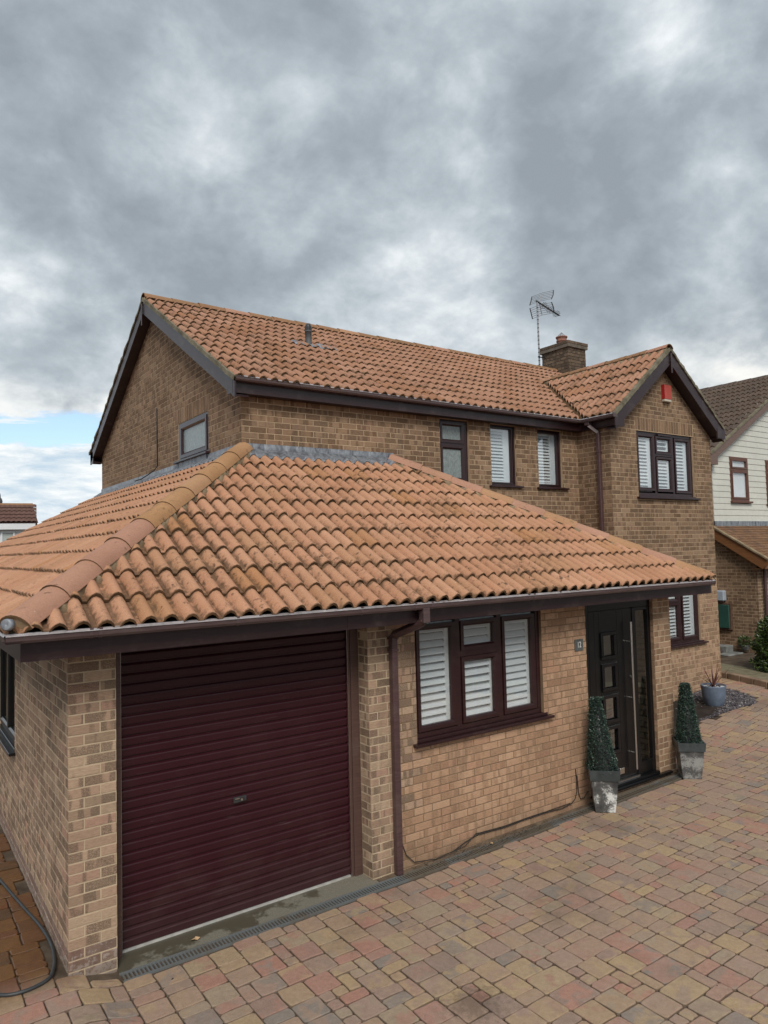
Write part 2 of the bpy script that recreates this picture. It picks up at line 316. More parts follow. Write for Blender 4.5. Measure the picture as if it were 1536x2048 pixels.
def paver_mat():
    m, nt, b = new_mat('paver')
    r = seed01(nt)
    pos = nd(nt, 'NewGeometry').outputs['Position']; ps = nd(nt, 'SeparateXYZ', {0: pos})
    sp = nd(nt, 'SeparateXYZ', {0: nd(nt, 'TexWhiteNoise', {'W': mth(nt, 'MULTIPLY', r, 717.3)}, noise_dimensions='1D').outputs['Color']})
    pal = [(0.0, (0.250, 0.190, 0.150)), (0.14, (0.275, 0.200, 0.162)), (0.30, (0.295, 0.215, 0.160)), (0.44, (0.315, 0.232, 0.150)), (0.56, (0.35, 0.262, 0.155)), (0.66, (0.275, 0.228, 0.168)), (0.78, (0.30, 0.195, 0.150)), (0.88, (0.325, 0.175, 0.135)), (0.95, (0.215, 0.185, 0.160)), (1.0, (0.195, 0.178, 0.158))]
    c1 = ramp(nt, sp.outputs[0], pal); c2 = ramp(nt, sp.outputs[1], pal)
    w = noise(nt, nd(nt, 'VectorMath', {0: pos, 1: nd(nt, 'CombineXYZ', {0: mth(nt, 'MULTIPLY', r, 50.0), 1: 0.0, 2: 0.0}).outputs[0]}, operation='ADD').outputs[0], 7.5, 2, 0.5, 0.4)
    col = mixc(nt, mth(nt, 'MULTIPLY', sstep(nt, w, 0.46, 0.60), 0.75), c1, c2)
    col = mixc(nt, 0.12, col, (0.275, 0.198, 0.150))
    g = noise(nt, pos, 190, 3, 0.75); g2 = noise(nt, pos, 28, 5, 0.65)
    col = mixc(nt, 1.0, col, ramp(nt, g, [(0.3, (0.87, 0.825, 0.79)), (0.7, (1.42, 1.355, 1.31))]), 'MULTIPLY')
    col = mixc(nt, 0.55, col, ramp(nt, g2, [(0.3, (0.78, 0.76, 0.74)), (0.68, (1.18, 1.18, 1.2))]), 'MULTIPLY')
    dust = noise(nt, nd(nt, 'VectorMath', {0: pos, 1: (1.0, 1.6, 1.0)}, operation='MULTIPLY').outputs[0], 2.1, 6, 0.68)
    col = mixc(nt, mth(nt, 'MULTIPLY', sstep(nt, dust, 0.52, 0.76), 0.25), col, (0.36, 0.31, 0.255))
    dirt = noise(nt, pos, 0.9, 5, 0.62)
    col = mixc(nt, mth(nt, 'MULTIPLY', sstep(nt, dirt, 0.50, 0.30), 0.45), col, (0.095, 0.075, 0.055))
    gm = nd(nt, 'Attribute', attribute_name='grime_shade').outputs['Fac']
    col = mixc(nt, mth(nt, 'MULTIPLY', mth(nt, 'POWER', gm, 1.5), 0.5), col, (0.060, 0.045, 0.033))
    # an old oil mark near the camera
    sd2 = nd(nt, 'VectorMath', {0: pos, 1: (2.16, -1.86, -0.07)}, operation='DISTANCE').outputs['Value']
    oil = sstep(nt, mth(nt, 'ADD', sd2, mth(nt, 'MULTIPLY', mth(nt, 'SUBTRACT', g2, 0.5), 0.35)), 0.27, 0.05)
    col = mixc(nt, mth(nt, 'MULTIPLY', oil, 0.45), col, (0.05, 0.038, 0.028))
    spots = sstep(nt, noise(nt, pos, 17, 2, 0.4), 0.79, 0.81)
    col = mixc(nt, spots, col, (0.03, 0.025, 0.02))
    # puddled, soaked paving in the side passage
    wx = mth(nt, 'ADD', ps.outputs[0], mth(nt, 'MULTIPLY', ps.outputs[1], -0.10))
    wm = mth(nt, 'ADD', mth(nt, 'MULTIPLY', wx, -0.55), mth(nt, 'MULTIPLY', mth(nt, 'SUBTRACT', noise(nt, pos, 5.5, 6, 0.68), 0.5), 1.3))
    near = sstep(nt, ps.outputs[0], 0.14, -0.02)
    nearf = sstep(nt, ps.outputs[1], -0.30, 0.22)
    wmask = mth(nt, 'MULTIPLY', mth(nt, 'MULTIPLY', near, nearf), sstep(nt, wm, -0.17, -0.12))
    col = mixc(nt, wmask, col, mixc(nt, 1.0, col, (0.40, 0.27, 0.16), 'MULTIPLY'))
    setc(nt, b, col)
    rg = nd(nt, 'MapRange', {0: wmask, 3: 0.88, 4: 0.32}).outputs[0]
    nt.links.new(rg, b.inputs['Roughness'])
    b.inputs['Specular IOR Level'].default_value = 0.3
    bump(nt, b, mth(nt, 'ADD', g, mth(nt, 'MULTIPLY', g2, 1.5)), 0.5, 0.004)
    return m
M['paver'] = paver_mat()
M['joint_sand'] = mortar_mat('joint_sand', (0.135, 0.10, 0.072), (0.050, 0.037, 0.027))
M['soil'] = mortar_mat('soil', (0.045, 0.035, 0.030), (0.022, 0.017, 0.015))
M['grass'] = plain('grass', (0.07, 0.085, 0.035), 0.95, 0.3, 30)
M['slate'] = plain('slate', (0.085, 0.072, 0.080), 0.6, 0.4, 60)
M['kerb'] = mortar_mat('kerb', (0.30, 0.215, 0.15), (0.14, 0.095, 0.065))

def planter_mat(name, hi, off):
    m, nt, b = new_mat(name)
    tcn = nd(nt, 'TexCoord').outputs['Object']
    v = nd(nt, 'VectorMath', {0: tcn, 1: (off, 0.0, 0.0)}, operation='ADD').outputs[0]
    n = noise(nt, v, 3.8, 4, 0.55); n2 = noise(nt, v, 60, 4, 0.7)
    f = mth(nt, 'ADD', n, mth(nt, 'MULTIPLY', mth(nt, 'SUBTRACT', n2, 0.5), 0.25))
    setc(nt, b, ramp(nt, f, [(0.36, (0.040, 0.040, 0.040)), (0.50, (0.10, 0.10, 0.097)), (0.535, (0.24, 0.24, 0.23)), (0.585, hi)]))
    b.inputs['Roughness'].default_value = 0.5
    bump(nt, b, n2, 0.2, 0.003)
    return m
M['zinc'] = planter_mat('weathered_zinc', (0.70, 0.71, 0.69), 4.1)
M['zinc_dull'] = planter_mat('dull_zinc', (0.30, 0.30, 0.285), 9.3)
M['zinc_rim'] = plain('zinc_rim', (0.050, 0.060, 0.062), 0.45, 0.2)
def leaf_mat(name, a, c, rough=0.45):
    m, nt, b = new_mat(name)
    r = seed01(nt)
    pos = nd(nt, 'NewGeometry').outputs['Position']
    col = ramp(nt, mth(nt, 'FRACT', mth(nt, 'ADD', r, mth(nt, 'MULTIPLY', noise(nt, pos, 22, 2, 0.6), 0.9))), [(0.0, a), (1.0, c)])
    setc(nt, b, col); b.inputs['Roughness'].default_value = rough
    return m
M['topiary'] = leaf_mat('topiary_leaf', (0.010, 0.026, 0.020), (0.060, 0.102, 0.076), 0.42)
M['bush'] = leaf_mat('bush_leaf', (0.012, 0.030, 0.008), (0.085, 0.125, 0.030), 0.4)
M['cordy'] = leaf_mat('cordyline_leaf', (0.075, 0.022, 0.020), (0.17, 0.060, 0.045), 0.4)
M['bluepot'] = plain('blue_grey_pot', (0.105, 0.135, 0.185), 0.75, 0.28, 9, bumps=0.15)
M['red'] = plain('alarm_red_shaded', (0.34, 0.018, 0.018), 0.45, 0.08)
M['red_lit'] = plain('alarm_face_lit', (0.40, 0.062, 0.042), 0.5, 0.08)  # front lighter than the sides: fall of light painted into the reds
M['cream'] = plain('cream_plastic', (0.52, 0.47, 0.38), 0.5, 0.06)
M['slate_sign'] = plain('slate_sign', (0.085, 0.092, 0.088), 0.6, 0.2, 40)
M['paint_white'] = plain('paint_white', (0.80, 0.80, 0.78), 0.5, 0.03)
M['rubber'] = plain('rubber', (0.035, 0.038, 0.040), 0.5, 0.2)
M['cable'] = plain('cable', (0.022, 0.020, 0.020), 0.55, 0.1)
M['iron'] = plain('galvanised', (0.135, 0.145, 0.145), 0.5, 0.25, 20, metal=0.2)
def grate_mat():
    m, nt, b = new_mat('grate_iron'); pos = nd(nt, 'NewGeometry').outputs['Position']; ps = nd(nt, 'SeparateXYZ', {0: pos})
    n = noise(nt, pos, 3.4, 5, .65)
    f = sstep(nt, mth(nt, 'ADD', n, mth(nt, 'MULTIPLY', sstep(nt, ps.outputs[0], 2.6, 3.2), .17)), .50, .74)
    setc(nt, b, mixc(nt, f, (.135, .145, .145), (.125, .105, .080))); b.inputs['Roughness'].default_value = .6; return m
M['iron'] = grate_mat()
M['board'] = plain('cladding', (0.60, 0.595, 0.53), 0.55, 0.05, 8)
M['green_box'] = plain('green_box', (0.022, 0.075, 0.058), 0.5, 0.1)
M['rust'] = plain('rust', (0.095, 0.050, 0.032), 0.8, 0.25)
M['meter'] = plain('meter_grey', (0.36, 0.41, 0.47), 0.5, 0.08)
M['pot_red'] = plain('pot_terracotta', (0.25, 0.11, 0.075), 0.8, 0.2)
M['dark_vent'] = plain('dark_vent', (0.085, 0.088, 0.092), 0.6, 0.2, 20)
M['alu'] = plain('aerial_alloy', (0.30, 0.30, 0.31), 0.45, 0.15, metal=0.5)
M['blackpl'] = plain('black_plastic', (0.02, 0.02, 0.02), 0.5, 0.1)
M['yellow'] = plain('yellow_petal', (0.80, 0.44, 0.03), 0.5, 0.1)
M['stone'] = mortar_mat('stone', (0.26, 0.26, 0.245), (0.10, 0.10, 0.095))
M['leafdead'] = plain('dead_leaf', (0.50, 0.33, 0.18), 0.7, 0.2)
M['white_wall'] = plain('white_wall', (0.72, 0.73, 0.74), 0.6, 0.04)
M['curtain'] = plain('curtain', (0.42, 0.46, 0.44), 0.8, 0.1, 3)

# ------------------------------------------------------------------ geometry helpers
def tag(o, label=None, cat=None, group=None, kind=None):
    if label: o['label'] = label
    if cat: o['category'] = cat
    if group: o['group'] = group
    if kind: o['kind'] = kind
    return o
def parent(o, p):
    o.parent = p
    if p is not None:
        q = p; m = Matrix()
        chain = []
        while q is not None:
            chain.append(q); q = q.parent
        for q in reversed(chain):
            m = m @ q.matrix_parent_inverse @ q.matrix_basis
        o.matrix_parent_inverse = m.inverted()
    return o
def empty(name, loc, label=None, cat=None, group=None, kind=None):
    o = bpy.data.objects.new(name, None); COL.objects.link(o); o.location = loc
    o.empty_display_size = 0.1
    return tag(o, label, cat, group, kind)
class MB:
    def __init__(s): s.v = []; s.f = []; s.sm = []; s.mi = []; s.gr = None
    def add(s, vs, fs, smooth=False, mi=0):
        k = len(s.v); s.v += [tuple(map(float, v)) for v in vs]
        for f in fs:
            s.f.append(tuple(i + k for i in f)); s.sm.append(smooth); s.mi.append(mi)
        return s
    def box(s, a, b, mi=0, faces='all'):
        x0, y0, z0 = a; x1, y1, z1 = b
        vs = [(x0, y0, z0), (x1, y0, z0), (x1, y1, z0), (x0, y1, z0), (x0, y0, z1), (x1, y0, z1), (x1, y1, z1), (x0, y1, z1)]
        return s.add(vs, [(0, 3, 2, 1), (4, 5, 6, 7), (0, 1, 5, 4), (1, 2, 6, 5), (2, 3, 7, 6), (3, 0, 4, 7)], mi=mi)
    def obox(s, c, ax, ay, az, mi=0):
        c, ax, ay, az = map(Vector, (c, ax, ay, az)); vs = []
        for k in (-1, 1):
            for (i, j) in ((-1, -1), (1, -1), (1, 1), (-1, 1)):
                vs.append(c + ax * i + ay * j + az * k)
        return s.add(vs, [(0, 3, 2, 1), (4, 5, 6, 7), (0, 1, 5, 4), (1, 2, 6, 5), (2, 3, 7, 6), (3, 0, 4, 7)], mi=mi)
    def tube(s, pts, r, n=8, closed=False, mi=0, caps=True):
        pts = [Vector(p) for p in pts]; rings = []; up = Vector((0, 0, 1))
        rr = r if hasattr(r, '__len__') else [r] * len(pts)
        prev = None
        for i, p in enumerate(pts):
            d = (pts[min(i + 1, len(pts) - 1)] - pts[max(i - 1, 0)]).normalized()
            a = prev if prev is not None else (up if abs(d.z) < 0.9 else Vector((1, 0, 0)))
            a = (a - d * a.dot(d)).normalized(); prev = a
            b = d.cross(a)
            rings.append([p + (a * math.cos(2 * math.pi * k / n) + b * math.sin(2 * math.pi * k / n)) * rr[i] for k in range(n)])
        vs = [q for g in rings for q in g]; fs = []
        for i in range(len(pts) - 1):
            for k in range(n):
                fs.append((i * n + k, i * n + (k + 1) % n, (i + 1) * n + (k + 1) % n, (i + 1) * n + k))
        s.add(vs, fs, smooth=n > 4, mi=mi)
        if caps: s.add(rings[0], [tuple(range(n - 1, -1, -1))], mi=mi); s.add(rings[-1], [tuple(range(n))], mi=mi)
        return s
    def lathe(s, prof, c, n=20, mi=0):
        vs = []; fs = []
        for (r, z) in prof:
            for k in range(n):
                a = 2 * math.pi * k / n; vs.append((c[0] + r * math.cos(a), c[1] + r * math.sin(a), c[2] + z))
        for i in range(len(prof) - 1):
            for k in range(n): fs.append((i * n + k, i * n + (k + 1) % n, (i + 1) * n + (k + 1) % n, (i + 1) * n + k))
        return s.add(vs, fs, smooth=True, mi=mi)
    def mesh(s, name, mats, tint=None):
        me = bpy.data.meshes.new(name); me.from_pydata(s.v, [], s.f)
        for m in (mats if isinstance(mats, (list, tuple)) else [mats]): me.materials.append(m)
        me.polygons.foreach_set('use_smooth', s.sm); me.polygons.foreach_set('material_index', s.mi)
        if tint is not None:
            at_ = me.attributes.new('tint', 'FLOAT', 'FACE'); at_.data.foreach_set('value', np.asarray(tint, dtype=np.float32))
        if s.gr is not None:
            ag = me.attributes.new('grime_shade', 'FLOAT', 'POINT'); ag.data.foreach_set('value', np.asarray(s.gr, dtype=np.float32))
        me.update(); return me
    def build(s, name, mats, par=None, tint=None, bevel=0.0):
        me = s.mesh(name, mats, tint)
        if bevel:
            bm = bmesh.new(); bm.from_mesh(me)
            bmesh.ops.remove_doubles(bm, verts=bm.verts, dist=1e-5)
            bmesh.ops.recalc_face_normals(bm, faces=bm.faces)
            bmesh.ops.bevel(bm, geom=[e for e in bm.edges if len(e.link_faces) == 2 and e.calc_face_angle(0) > 0.5], offset=bevel, segments=1, affect='EDGES', clamp_overlap=True)
            bm.to_mesh(me); bm.free()
        o = bpy.data.objects.new(name, me); COL.objects.link(o)
        return parent(o, par)
def inst(name, me, mat4, par):
    o = bpy.data.objects.new(name, me); COL.objects.link(o); parent(o, par)
    o.matrix_basis = mat4
    return o

def project(p):
    d = Vector(p) - Vector(CAM); z = d.dot(cF)
    if z < 0.1: return None
    return 768 + FPX * d.dot(cR2) / z, 1024 - FPX * d.dot(cU2) / z, z

class Pieces:
    """alike pieces: the ones that show largest become objects, the rest one joined mesh per parent"""
    def __init__(s, name, limit=300): s.name = name; s.limit = limit; s.items = []
    def add(s, mb, mats, par, centre, area, mat4=None, shared=None, hidden=False, pts=None):
        pr = project(centre); a = 0.0
        if pr and not hidden and -20 < pr[0] < 1556 and -20 < pr[1] < 2068:
            a = area / pr[2] ** 2
        s.items.append((a, mb, mats, par, mat4, shared))
    def finish(s, stuff_name):
        s.items.sort(key=lambda t: -t[0])
        groups = {}
        for i, (a, mb, mats, par, m4, shared) in enumerate(s.items):
            if i < s.limit and a > 0:
                if shared is not None:
                    inst(s.name, shared, m4, par)
                else:
                    mb.build(s.name, mats, par)
            else:
                groups.setdefault((par.name, tuple(m.name for m in mats)), [par, mats, []])[2].append((mb, m4))
        for par, mats, lst in groups.values():
            V = []; F = []; SM = []; MI = []; T = []; k = 0; GR = []
            for mb, m4 in lst:
                v = np.array(mb.v)
                if m4 is not None:
                    A = np.array(m4); v = v @ A[:3, :3].T + A[:3, 3]
                V.append(v); F += [tuple(i + k for i in f) for f in mb.f]; k += len(v); GR += mb.gr if mb.gr is not None else [0.0] * len(v)
                SM += mb.sm; MI += mb.mi; t = random.random(); T += [t] * len(mb.f)
            j = MB(); j.v = np.concatenate(V).tolist(); j.f = F; j.sm = SM; j.mi = MI
            if lst[0][0].gr is not None: j.gr = GR
            o = j.build(stuff_name, list(mats), par, tint=T); o['kind'] = 'stuff'

def smooth01(a, b, x):
    q = min(1.0, max(0.0, (x - a) / (b - a))); return q * q * (3 - 2 * q)
def G(x, y=0.0):
    return -0.085 + 0.085 * (1 - smooth01(-0.05, 0.35, x)) + 0.045 * smooth01(3, 7.4, x) + 0.37 * smooth01(8, 12, x)

# ------------------------------------------------------------------ ground
g = MB(); NX = 60
xs = sorted(set([-400, -60, -8] + [-3 + i * 0.3 for i in range(60)] + [16, 20, 60, 400])); ys = [-400, -40, -9, -3, 0, 4, 9, 40, 400]
for x in xs:
    for y in ys: g.v.append((x, y, G(x) - 0.018))
for i in range(len(xs) - 1):
    for j in range(len(ys) - 1):
        a = i * len(ys) + j; g.f.append((a, a + len(ys), a + len(ys) + 1, a + 1)); g.sm.append(True); g.mi.append(0)
tag(g.build('ground', M['joint_sand']), kind='structure')

def kerb_x(y):   # inner edge of the neighbour's kerb
    return 12.02 + (y - 2.0) * 0.30 - 0.02 * (y - 2) ** 2 if y < 2 else 12.02 + (y - 2.0) * 0.18
BED = [(7.42, 0.25), (8.4, 0.78), (9.525, 1.0), (10.3, 0.83), (10.72, 0.70), (10.98, 0.86), (11.15, 1.15), (11.24, 1.45), (11.1, 1.80), (7.42, 1.80)]
def in_poly(x, y, P_):
    c = False
    for i in range(len(P_)):
        x1, y1 = P_[i]; x2, y2 = P_[i - 1]
        if (y1 > y) != (y2 > y) and x < (x2 - x1) * (y - y1) / (y2 - y1) + x1: c = not c
    return c

drive = empty('driveway', (3, -2, G(3)), kind='structure')
pav = Pieces('paver', 300)
CX, CY = 0.1035, 0.1045
X0, Y0 = -3.2, -6.8
nx, ny = int((13.6 - X0) / CX), int((9.0 - Y0) / CY)
occ = np.zeros((nx, ny), bool)
DR0, DR1 = -0.185, -0.055     # drain channel strip
def blocked(x0, x1, y0, y1):
    cx, cy = (x0 + x1) / 2, (y0 + y1) / 2
    if cy > DR0 and cx > 0.33: 
        if cx < 7.37 + 0.0: return True
    if cx > -0.0 and cx <= 0.33 and cy > -0.0: return True
    if cx > 0 and cx < 7.4 and cy > -0.02: return True
    if in_poly(cx, cy, BED): return True
    if cx >= 7.37 and cx < 11.66 and cy > 1.8: return True
    if cx < 11.7 and cy > 1.8 and cx > 0: return True
    if cx > kerb_x(cy) - 0.02: return True
    return False
PSH = [(0, 0)]
def paver_piece(x0, x1, y0, y1):
    gp = 0.0034
    a0, a1, b0, b1 = x0 + gp, x1 - gp, y0 + gp, y1 - gp
    w, h = a1 - a0, b1 - b0
    rc = min(0.013, 0.18 * min(w, h))
    base = [(a0 + rc, b0), (a0 + w * .5, b0), (a1 - rc, b0), (a1, b0 + rc), (a1, b0 + h * .5), (a1, b1 - rc), (a1 - rc, b1), (a0 + w * .5, b1), (a0 + rc, b1), (a0, b1 - rc), (a0, b0 + h * .5), (a0, b0 + rc)]
    jx = lambda: random.uniform(-0.0045, 0.0035)
    out = []
    for (x, y) in base:
        cx_, cy_ = (a0 + a1) / 2, (b0 + b1) / 2
        out.append((x + jx() + random.uniform(-.001, .001), y + jx()))
    cx_, cy_ = (a0 + a1) / 2, (b0 + b1) / 2
    dz_ = random.uniform(-0.0025, 0.0025); tx, ty = random.uniform(-.012, .012), random.uniform(-.012, .012)
    top = []; mid = []; bot = []
    for (x, y) in out:
        z = G(x) + dz_ + (x - cx_) * tx + (y - cy_) * ty
        k = 1 - 0.007 / (0.5 * max(w, 0.08))
        top.append((cx_ + (x - cx_) * k, cy_ + (y - cy_) * k, z)); mid.append((x, y, z - 0.005)); bot.append((x, y, z - 0.032))
    n = 12; mb = MB()
    fs = [tuple(range(n))] + [(n + i, n + (i + 1) % n, (i + 1) % n, i) for i in range(n)]
    mb.add(top + mid, fs, smooth=False)
    mb.add(mid + bot, [(n + i, n + (i + 1) % n, (i + 1) % n, i) for i in range(n)])
    mb.gr = [0.0] * n + [1.0] * n + [1.0] * (2 * n)
    pav.add(mb, [M['paver']], drive, (cx_, cy_, G(cx_)), w * h)
rowshift = {}
for j in range(ny):
    for i in range(nx):
        if occ[i, j]: continue
        def fits(a, b):
            return i + a <= nx and j + b <= ny and not occ[i:i + a, j:j + b].any()
        opts = [((2, 2), 0.52), ((2, 1), 0.34), ((1, 1), 0.06), ((1, 2), 0.03), ((3, 2), 0.05)]
        opts = [(o_, w_) for o_, w_ in opts if fits(*o_)]
        (a, b) = random.choices([o_ for o_, _ in opts], [w_ for _, w_ in opts])[0]
        occ[i:i + a, j:j + b] = True
        sh = 0.02 * math.sin((Y0 + j * CY) * 1.7)
        x0 = X0 + i * CX; y0 = Y0 + j * CY
        x1, y1 = x0 + a * CX, y0 + b * CY
        if x0 > -0.62 and False: pass
        if blocked(x0, x1, y0, y1): continue
        # trim against walls, the drain and the bed line
        if x1 > 0.33 and x0 < 7.37 and y1 > DR0 and (y0 + y1) / 2 <= DR0: y1 = DR0
        if x1 > 0 and x0 < 0.33 and y0 < 0 < y1: y1 = -0.004
        if x0 < 0 and x1 > -0.004 and y1 > 0: x1 = -0.006
        if x1 - x0 < 0.03 or y1 - y0 < 0.03: continue
        if (x0 + x1) / 2 > 2.0 and y0 > 0.2 and x0 < 7.3: continue
        paver_piece(x0, x1, y0, y1)
# slivers beside the drain, laid to close the gap
x = 0.33
pav.finish('paving_blocks')

# ------------------------------------------------------------------ HOUSE
house = empty('detached_house', (5, 3, 0), 'brown brick two storey detached house with orange clay tile roofs and maroon garage door', 'house')
bricks = Pieces('brick', 300)
def chamfer_brick(L, H=0.065, D=0.03, c=0.0022):
    """front face on local -Y, x 0..L, z 0..H"""
    mb = MB()
    f = [(c, 0, c), (L - c, 0, c), (L - c, 0, H - c), (c, 0, H - c)]
    r = [(0, c, 0), (L, c, 0), (L, c, H), (0, c, H)]
    k = [(0, D, 0), (L, D, 0), (L, D, H), (0, D, H)]
    mb.add(f + r + k, [(0, 1, 2, 3)] + [(4 + i, 4 + (i + 1) % 4, (i + 1) % 4, i) for i in range(4)] + [(8 + i, 8 + (i + 1) % 4, 4 + (i + 1) % 4, 4 + i) for i in range(4)])
    return mb
_bc = {}
def brick_mesh(L, H, mat):
    key = (round(L, 4), round(H, 4), mat)
    if key not in _bc:
        mb = chamfer_brick(L, H); _bc[key] = (mb, mb.mesh('brick', M[mat]))
    return _bc[key]
def wall(name, origin, ud, nd_, length, z0, z1, openings, bmat, mmat, par=house, phase=0, zfirst=None, top=None, hidden=False, soldiers=(), matfn=None, depth=0.0022, reveal=0.11, brickz=None):
    """brick wall; origin (x,y) at s=0, ud unit direction along wall, nd_ outward normal; openings (s0,s1,z0,z1); top(s) upper limit"""
    ox, oy = origin; ux, uy = ud; wx, wy = nd_
    def PT(s, z, d=0.0): return (ox + ux * s - wx * d, oy + uy * s - wy * d, z)
    # mortar backing with openings
    mb = MB()
    ss = sorted(set([0, length] + [q for o in openings for q in o[:2] if 0 < q < length] + ([length * i / 24 for i in range(25)] if top else [])))
    zs = sorted(set([z0, z1] + [q for o in openings for q in o[2:4] if z0 < q < z1]))
    def inside(s, z): return any(o[0] < s < o[1] and o[2] < z < o[3] for o in openings)
    for i in range(len(ss) - 1):
        for j in range(len(zs) - 1):
            if inside((ss[i] + ss[i + 1]) / 2, (zs[j] + zs[j + 1]) / 2): continue
            a, b = ss[i], ss[i + 1]; c, d = zs[j], zs[j + 1]
            da, db = (min(d, top(a)), min(d, top(b))) if top else (d, d)
            if da <= c and db <= c: continue
            mb.add([PT(a, c, depth), PT(b, c, depth), PT(b, max(db, c), depth), PT(a, max(da, c), depth)], [(0, 1, 2, 3)])
    for (a, b, c, d) in openings:      # returns
        for (p, q) in (((a, c), (a, d)), ((b, c), (b, d)), ((a, d), (b, d)), ((a, c), (b, c))):
            mb.add([PT(p[0], p[1], depth), PT(q[0], q[1], depth), PT(q[0], q[1], reveal), PT(p[0], p[1], reveal)], [(0, 1, 2, 3)])
    w = mb.build(name, M[mmat], par)
    # bricks
    zc = brickz if brickz is not None else 0.15
    k0 = int(math.floor((z0 - zc) / 0.075)); k1 = int(math.ceil((z1 - zc) / 0.075))
    R = Matrix(((ux, -wx, 0, 0), (uy, -wy, 0, 0), (0, 0, 1, 0), (0, 0, 0, 1)))
    for k in range(k0, k1):
        zb = zc + k * 0.075 + 0.005; zt = zb + 0.065
        lo, hi = max(zb, z0), min(zt, z1)
        if hi - lo < 0.012: continue
        s = 0.0; first = True
        while s < length - 0.01:
            L = 0.215
            if first and (k + phase) % 2: L = 0.1025
            first = False
            a, b = s, min(s + L, length)
            s += L + 0.01
            segs = [(a, b)]
            for (p, q, c, d) in list(openings) + list(soldiers):
                if lo + 0.02 < d and hi - 0.02 > c:
                    ns = []
                    for (e, f) in segs:
                        if f <= p or e >= q: ns.append((e, f))
                        else:
                            if e < p: ns.append((e, p - 0.001))
                            if f > q: ns.append((q + 0.001, f))
                    segs = ns
            for (e, f) in segs:
                if f - e < 0.025: continue
                if top and lo + 0.03 > min(top(e), top(f)): continue
                mt = matfn(e + ux * 0, (lo + hi) / 2, k) if matfn else bmat
                LL = round(f - e, 4) if abs((f - e) - 0.215) < 1e-3 or abs((f - e) - 0.1025) < 1e-3 else round((f - e) / 0.01) * 0.01
                LL = min(LL, f - e)
                mbq, me = brick_mesh(LL, hi - lo, mt)
                pr_ = random.uniform(0.0, 0.0022)
                m4 = Matrix.Translation(PT(e, lo, -pr_)) @ R @ Matrix.Rotation(random.uniform(-.004, .004), 4, 'Z')
                c = PT((e + f) / 2, (lo + hi) / 2)
                view = Vector(CAM) - Vector(c); cosv = max(0.0, (view.x * wx + view.y * wy) / view.length)
                bricks.add(mbq, [M[mt]], w, c, (f - e) * (hi - lo) * cosv, m4, me, hidden or cosv < 0.02)
    for (a, b, c, d) in soldiers:
        s = a
        while s + 0.06 < b:
            mbq, me = brick_mesh(0.065, d - c - 0.01, bmat)
            m4 = Matrix.Translation(PT(s + 0.005, c + 0.005, -random.uniform(0, .002))) @ R
            cc = PT(s + .03, (c + d) / 2)
            bricks.add(mbq, [M[bmat]], w, cc, 0.065 * 0.2 * 0.6, m4, me, hidden)
            s += 0.075
    return w

TE = 0.5797; EY = -0.42; EZ = 2.445          # extension roof base plane: z = EZ + (y-EY)*TE
DY = 2.49; XG = 2.475; YB = 9.31; XR = 12.7
GO = [(0.335, 2.602, -1.0, 2.30), (3.15, 4.935, 1.05, 2.30), (5.689, 7.009, -0.02, 2.30)]
M['brick_base'] = brick_mat('brick_base', [(0.0, (0.23, 0.155, 0.125)), (0.5, (0.29, 0.20, 0.16)), (1.0, (0.25, 0.15, 0.12))], (0.15, 0.10, 0.08), 0.6, 0.2)
def fm(s, z, k):
    if s < 2.8: return 'brick_garage'
    if s < 3.15:
        return 'brick_garage' if (z > 1.05 or (s < 2.95)) and z > 0.2 + 0.05 * math.sin(k * 5) else 'brick_infill'
    if s > 7.0: return 'brick_infill2'
    return 'brick_infill'
M['brick_infill2'] = brick_mat('brick_pillar', [(0.0, (0.33, 0.215, 0.135)), (0.4, (0.39, 0.255, 0.165)), (0.7, (0.42, 0.28, 0.185)), (1.0, (0.34, 0.205, 0.14))], (0.17, 0.11, 0.07), 0.8, 0.2)
# front wall in three builds: original brick piers with pale mortar, later infill with brown mortar
wall('wall', (0.001, 0), (1, 0), (0, -1), 2.87, -0.16, 2.28, [(0.334, 2.601, -1.0, 2.30)], 'brick_garage', 'mortar_cream', reveal=0.17, matfn=lambda s, z, k: 'brick_base' if z < .15 and s < 1 else 'brick_garage')
def fm2(s, z, k):
    return 'brick_garage' if (s < 0.29 and z > 1.05) or (s < 0.20 and z > 0.35 and k % 3) else 'brick_infill'
wall('wall', (2.871, 0), (1, 0), (0, -1), 4.11, -0.16, 2.28, [(0.284, 2.064, 1.05, 2.30), (2.818, 4.138, -0.02, 2.30)], 'brick_infill', 'mortar_brown', matfn=fm2, phase=1)
wall('wall', (7.009, 0), (1, 0), (0, -1), 0.36, -0.16, 2.28, [], 'brick_infill2', 'mortar_cream')
wall('wall', (0, 11.8), (0, -1), (-1, 0), 11.799, -0.03, 2.28, [(7.9, 9.25, 1.0, 2.30)], 'brick_garage', 'mortar_cream', phase=1, matfn=lambda s, z, k: 'brick_base' if z < .15 else 'brick_garage')
wall('wall', (2.602, 0.165), (0, -1), (-1, 0), 0.164, -0.16, 2.28, [], 'brick_garage', 'mortar_cream')
wall('wall', (7.009, 0.10), (0, -1), (-1, 0), 0.099, -0.16, 2.28, [], 'brick_infill2', 'mortar_cream')
wall('wall', (7.37, 0.001), (0, 1), (1, 0), 2.48, -0.16, 2.28, [], 'brick_infill2', 'mortar_cream', hidden=True)
# upper storey, front
UP = [(5.62, 6.19, 3.93, 4.86), (6.64, 7.20, 3.90, 4.86), (7.70, 8.28, 3.90, 4.86)]
wall('wall', (XG + .001, DY), (1, 0), (0, -1), 8.689 - XG, 2.3, 4.93, [(a - XG, b - XG, c, d) for a, b, c, d in UP], 'brick_house', 'mortar_tan')
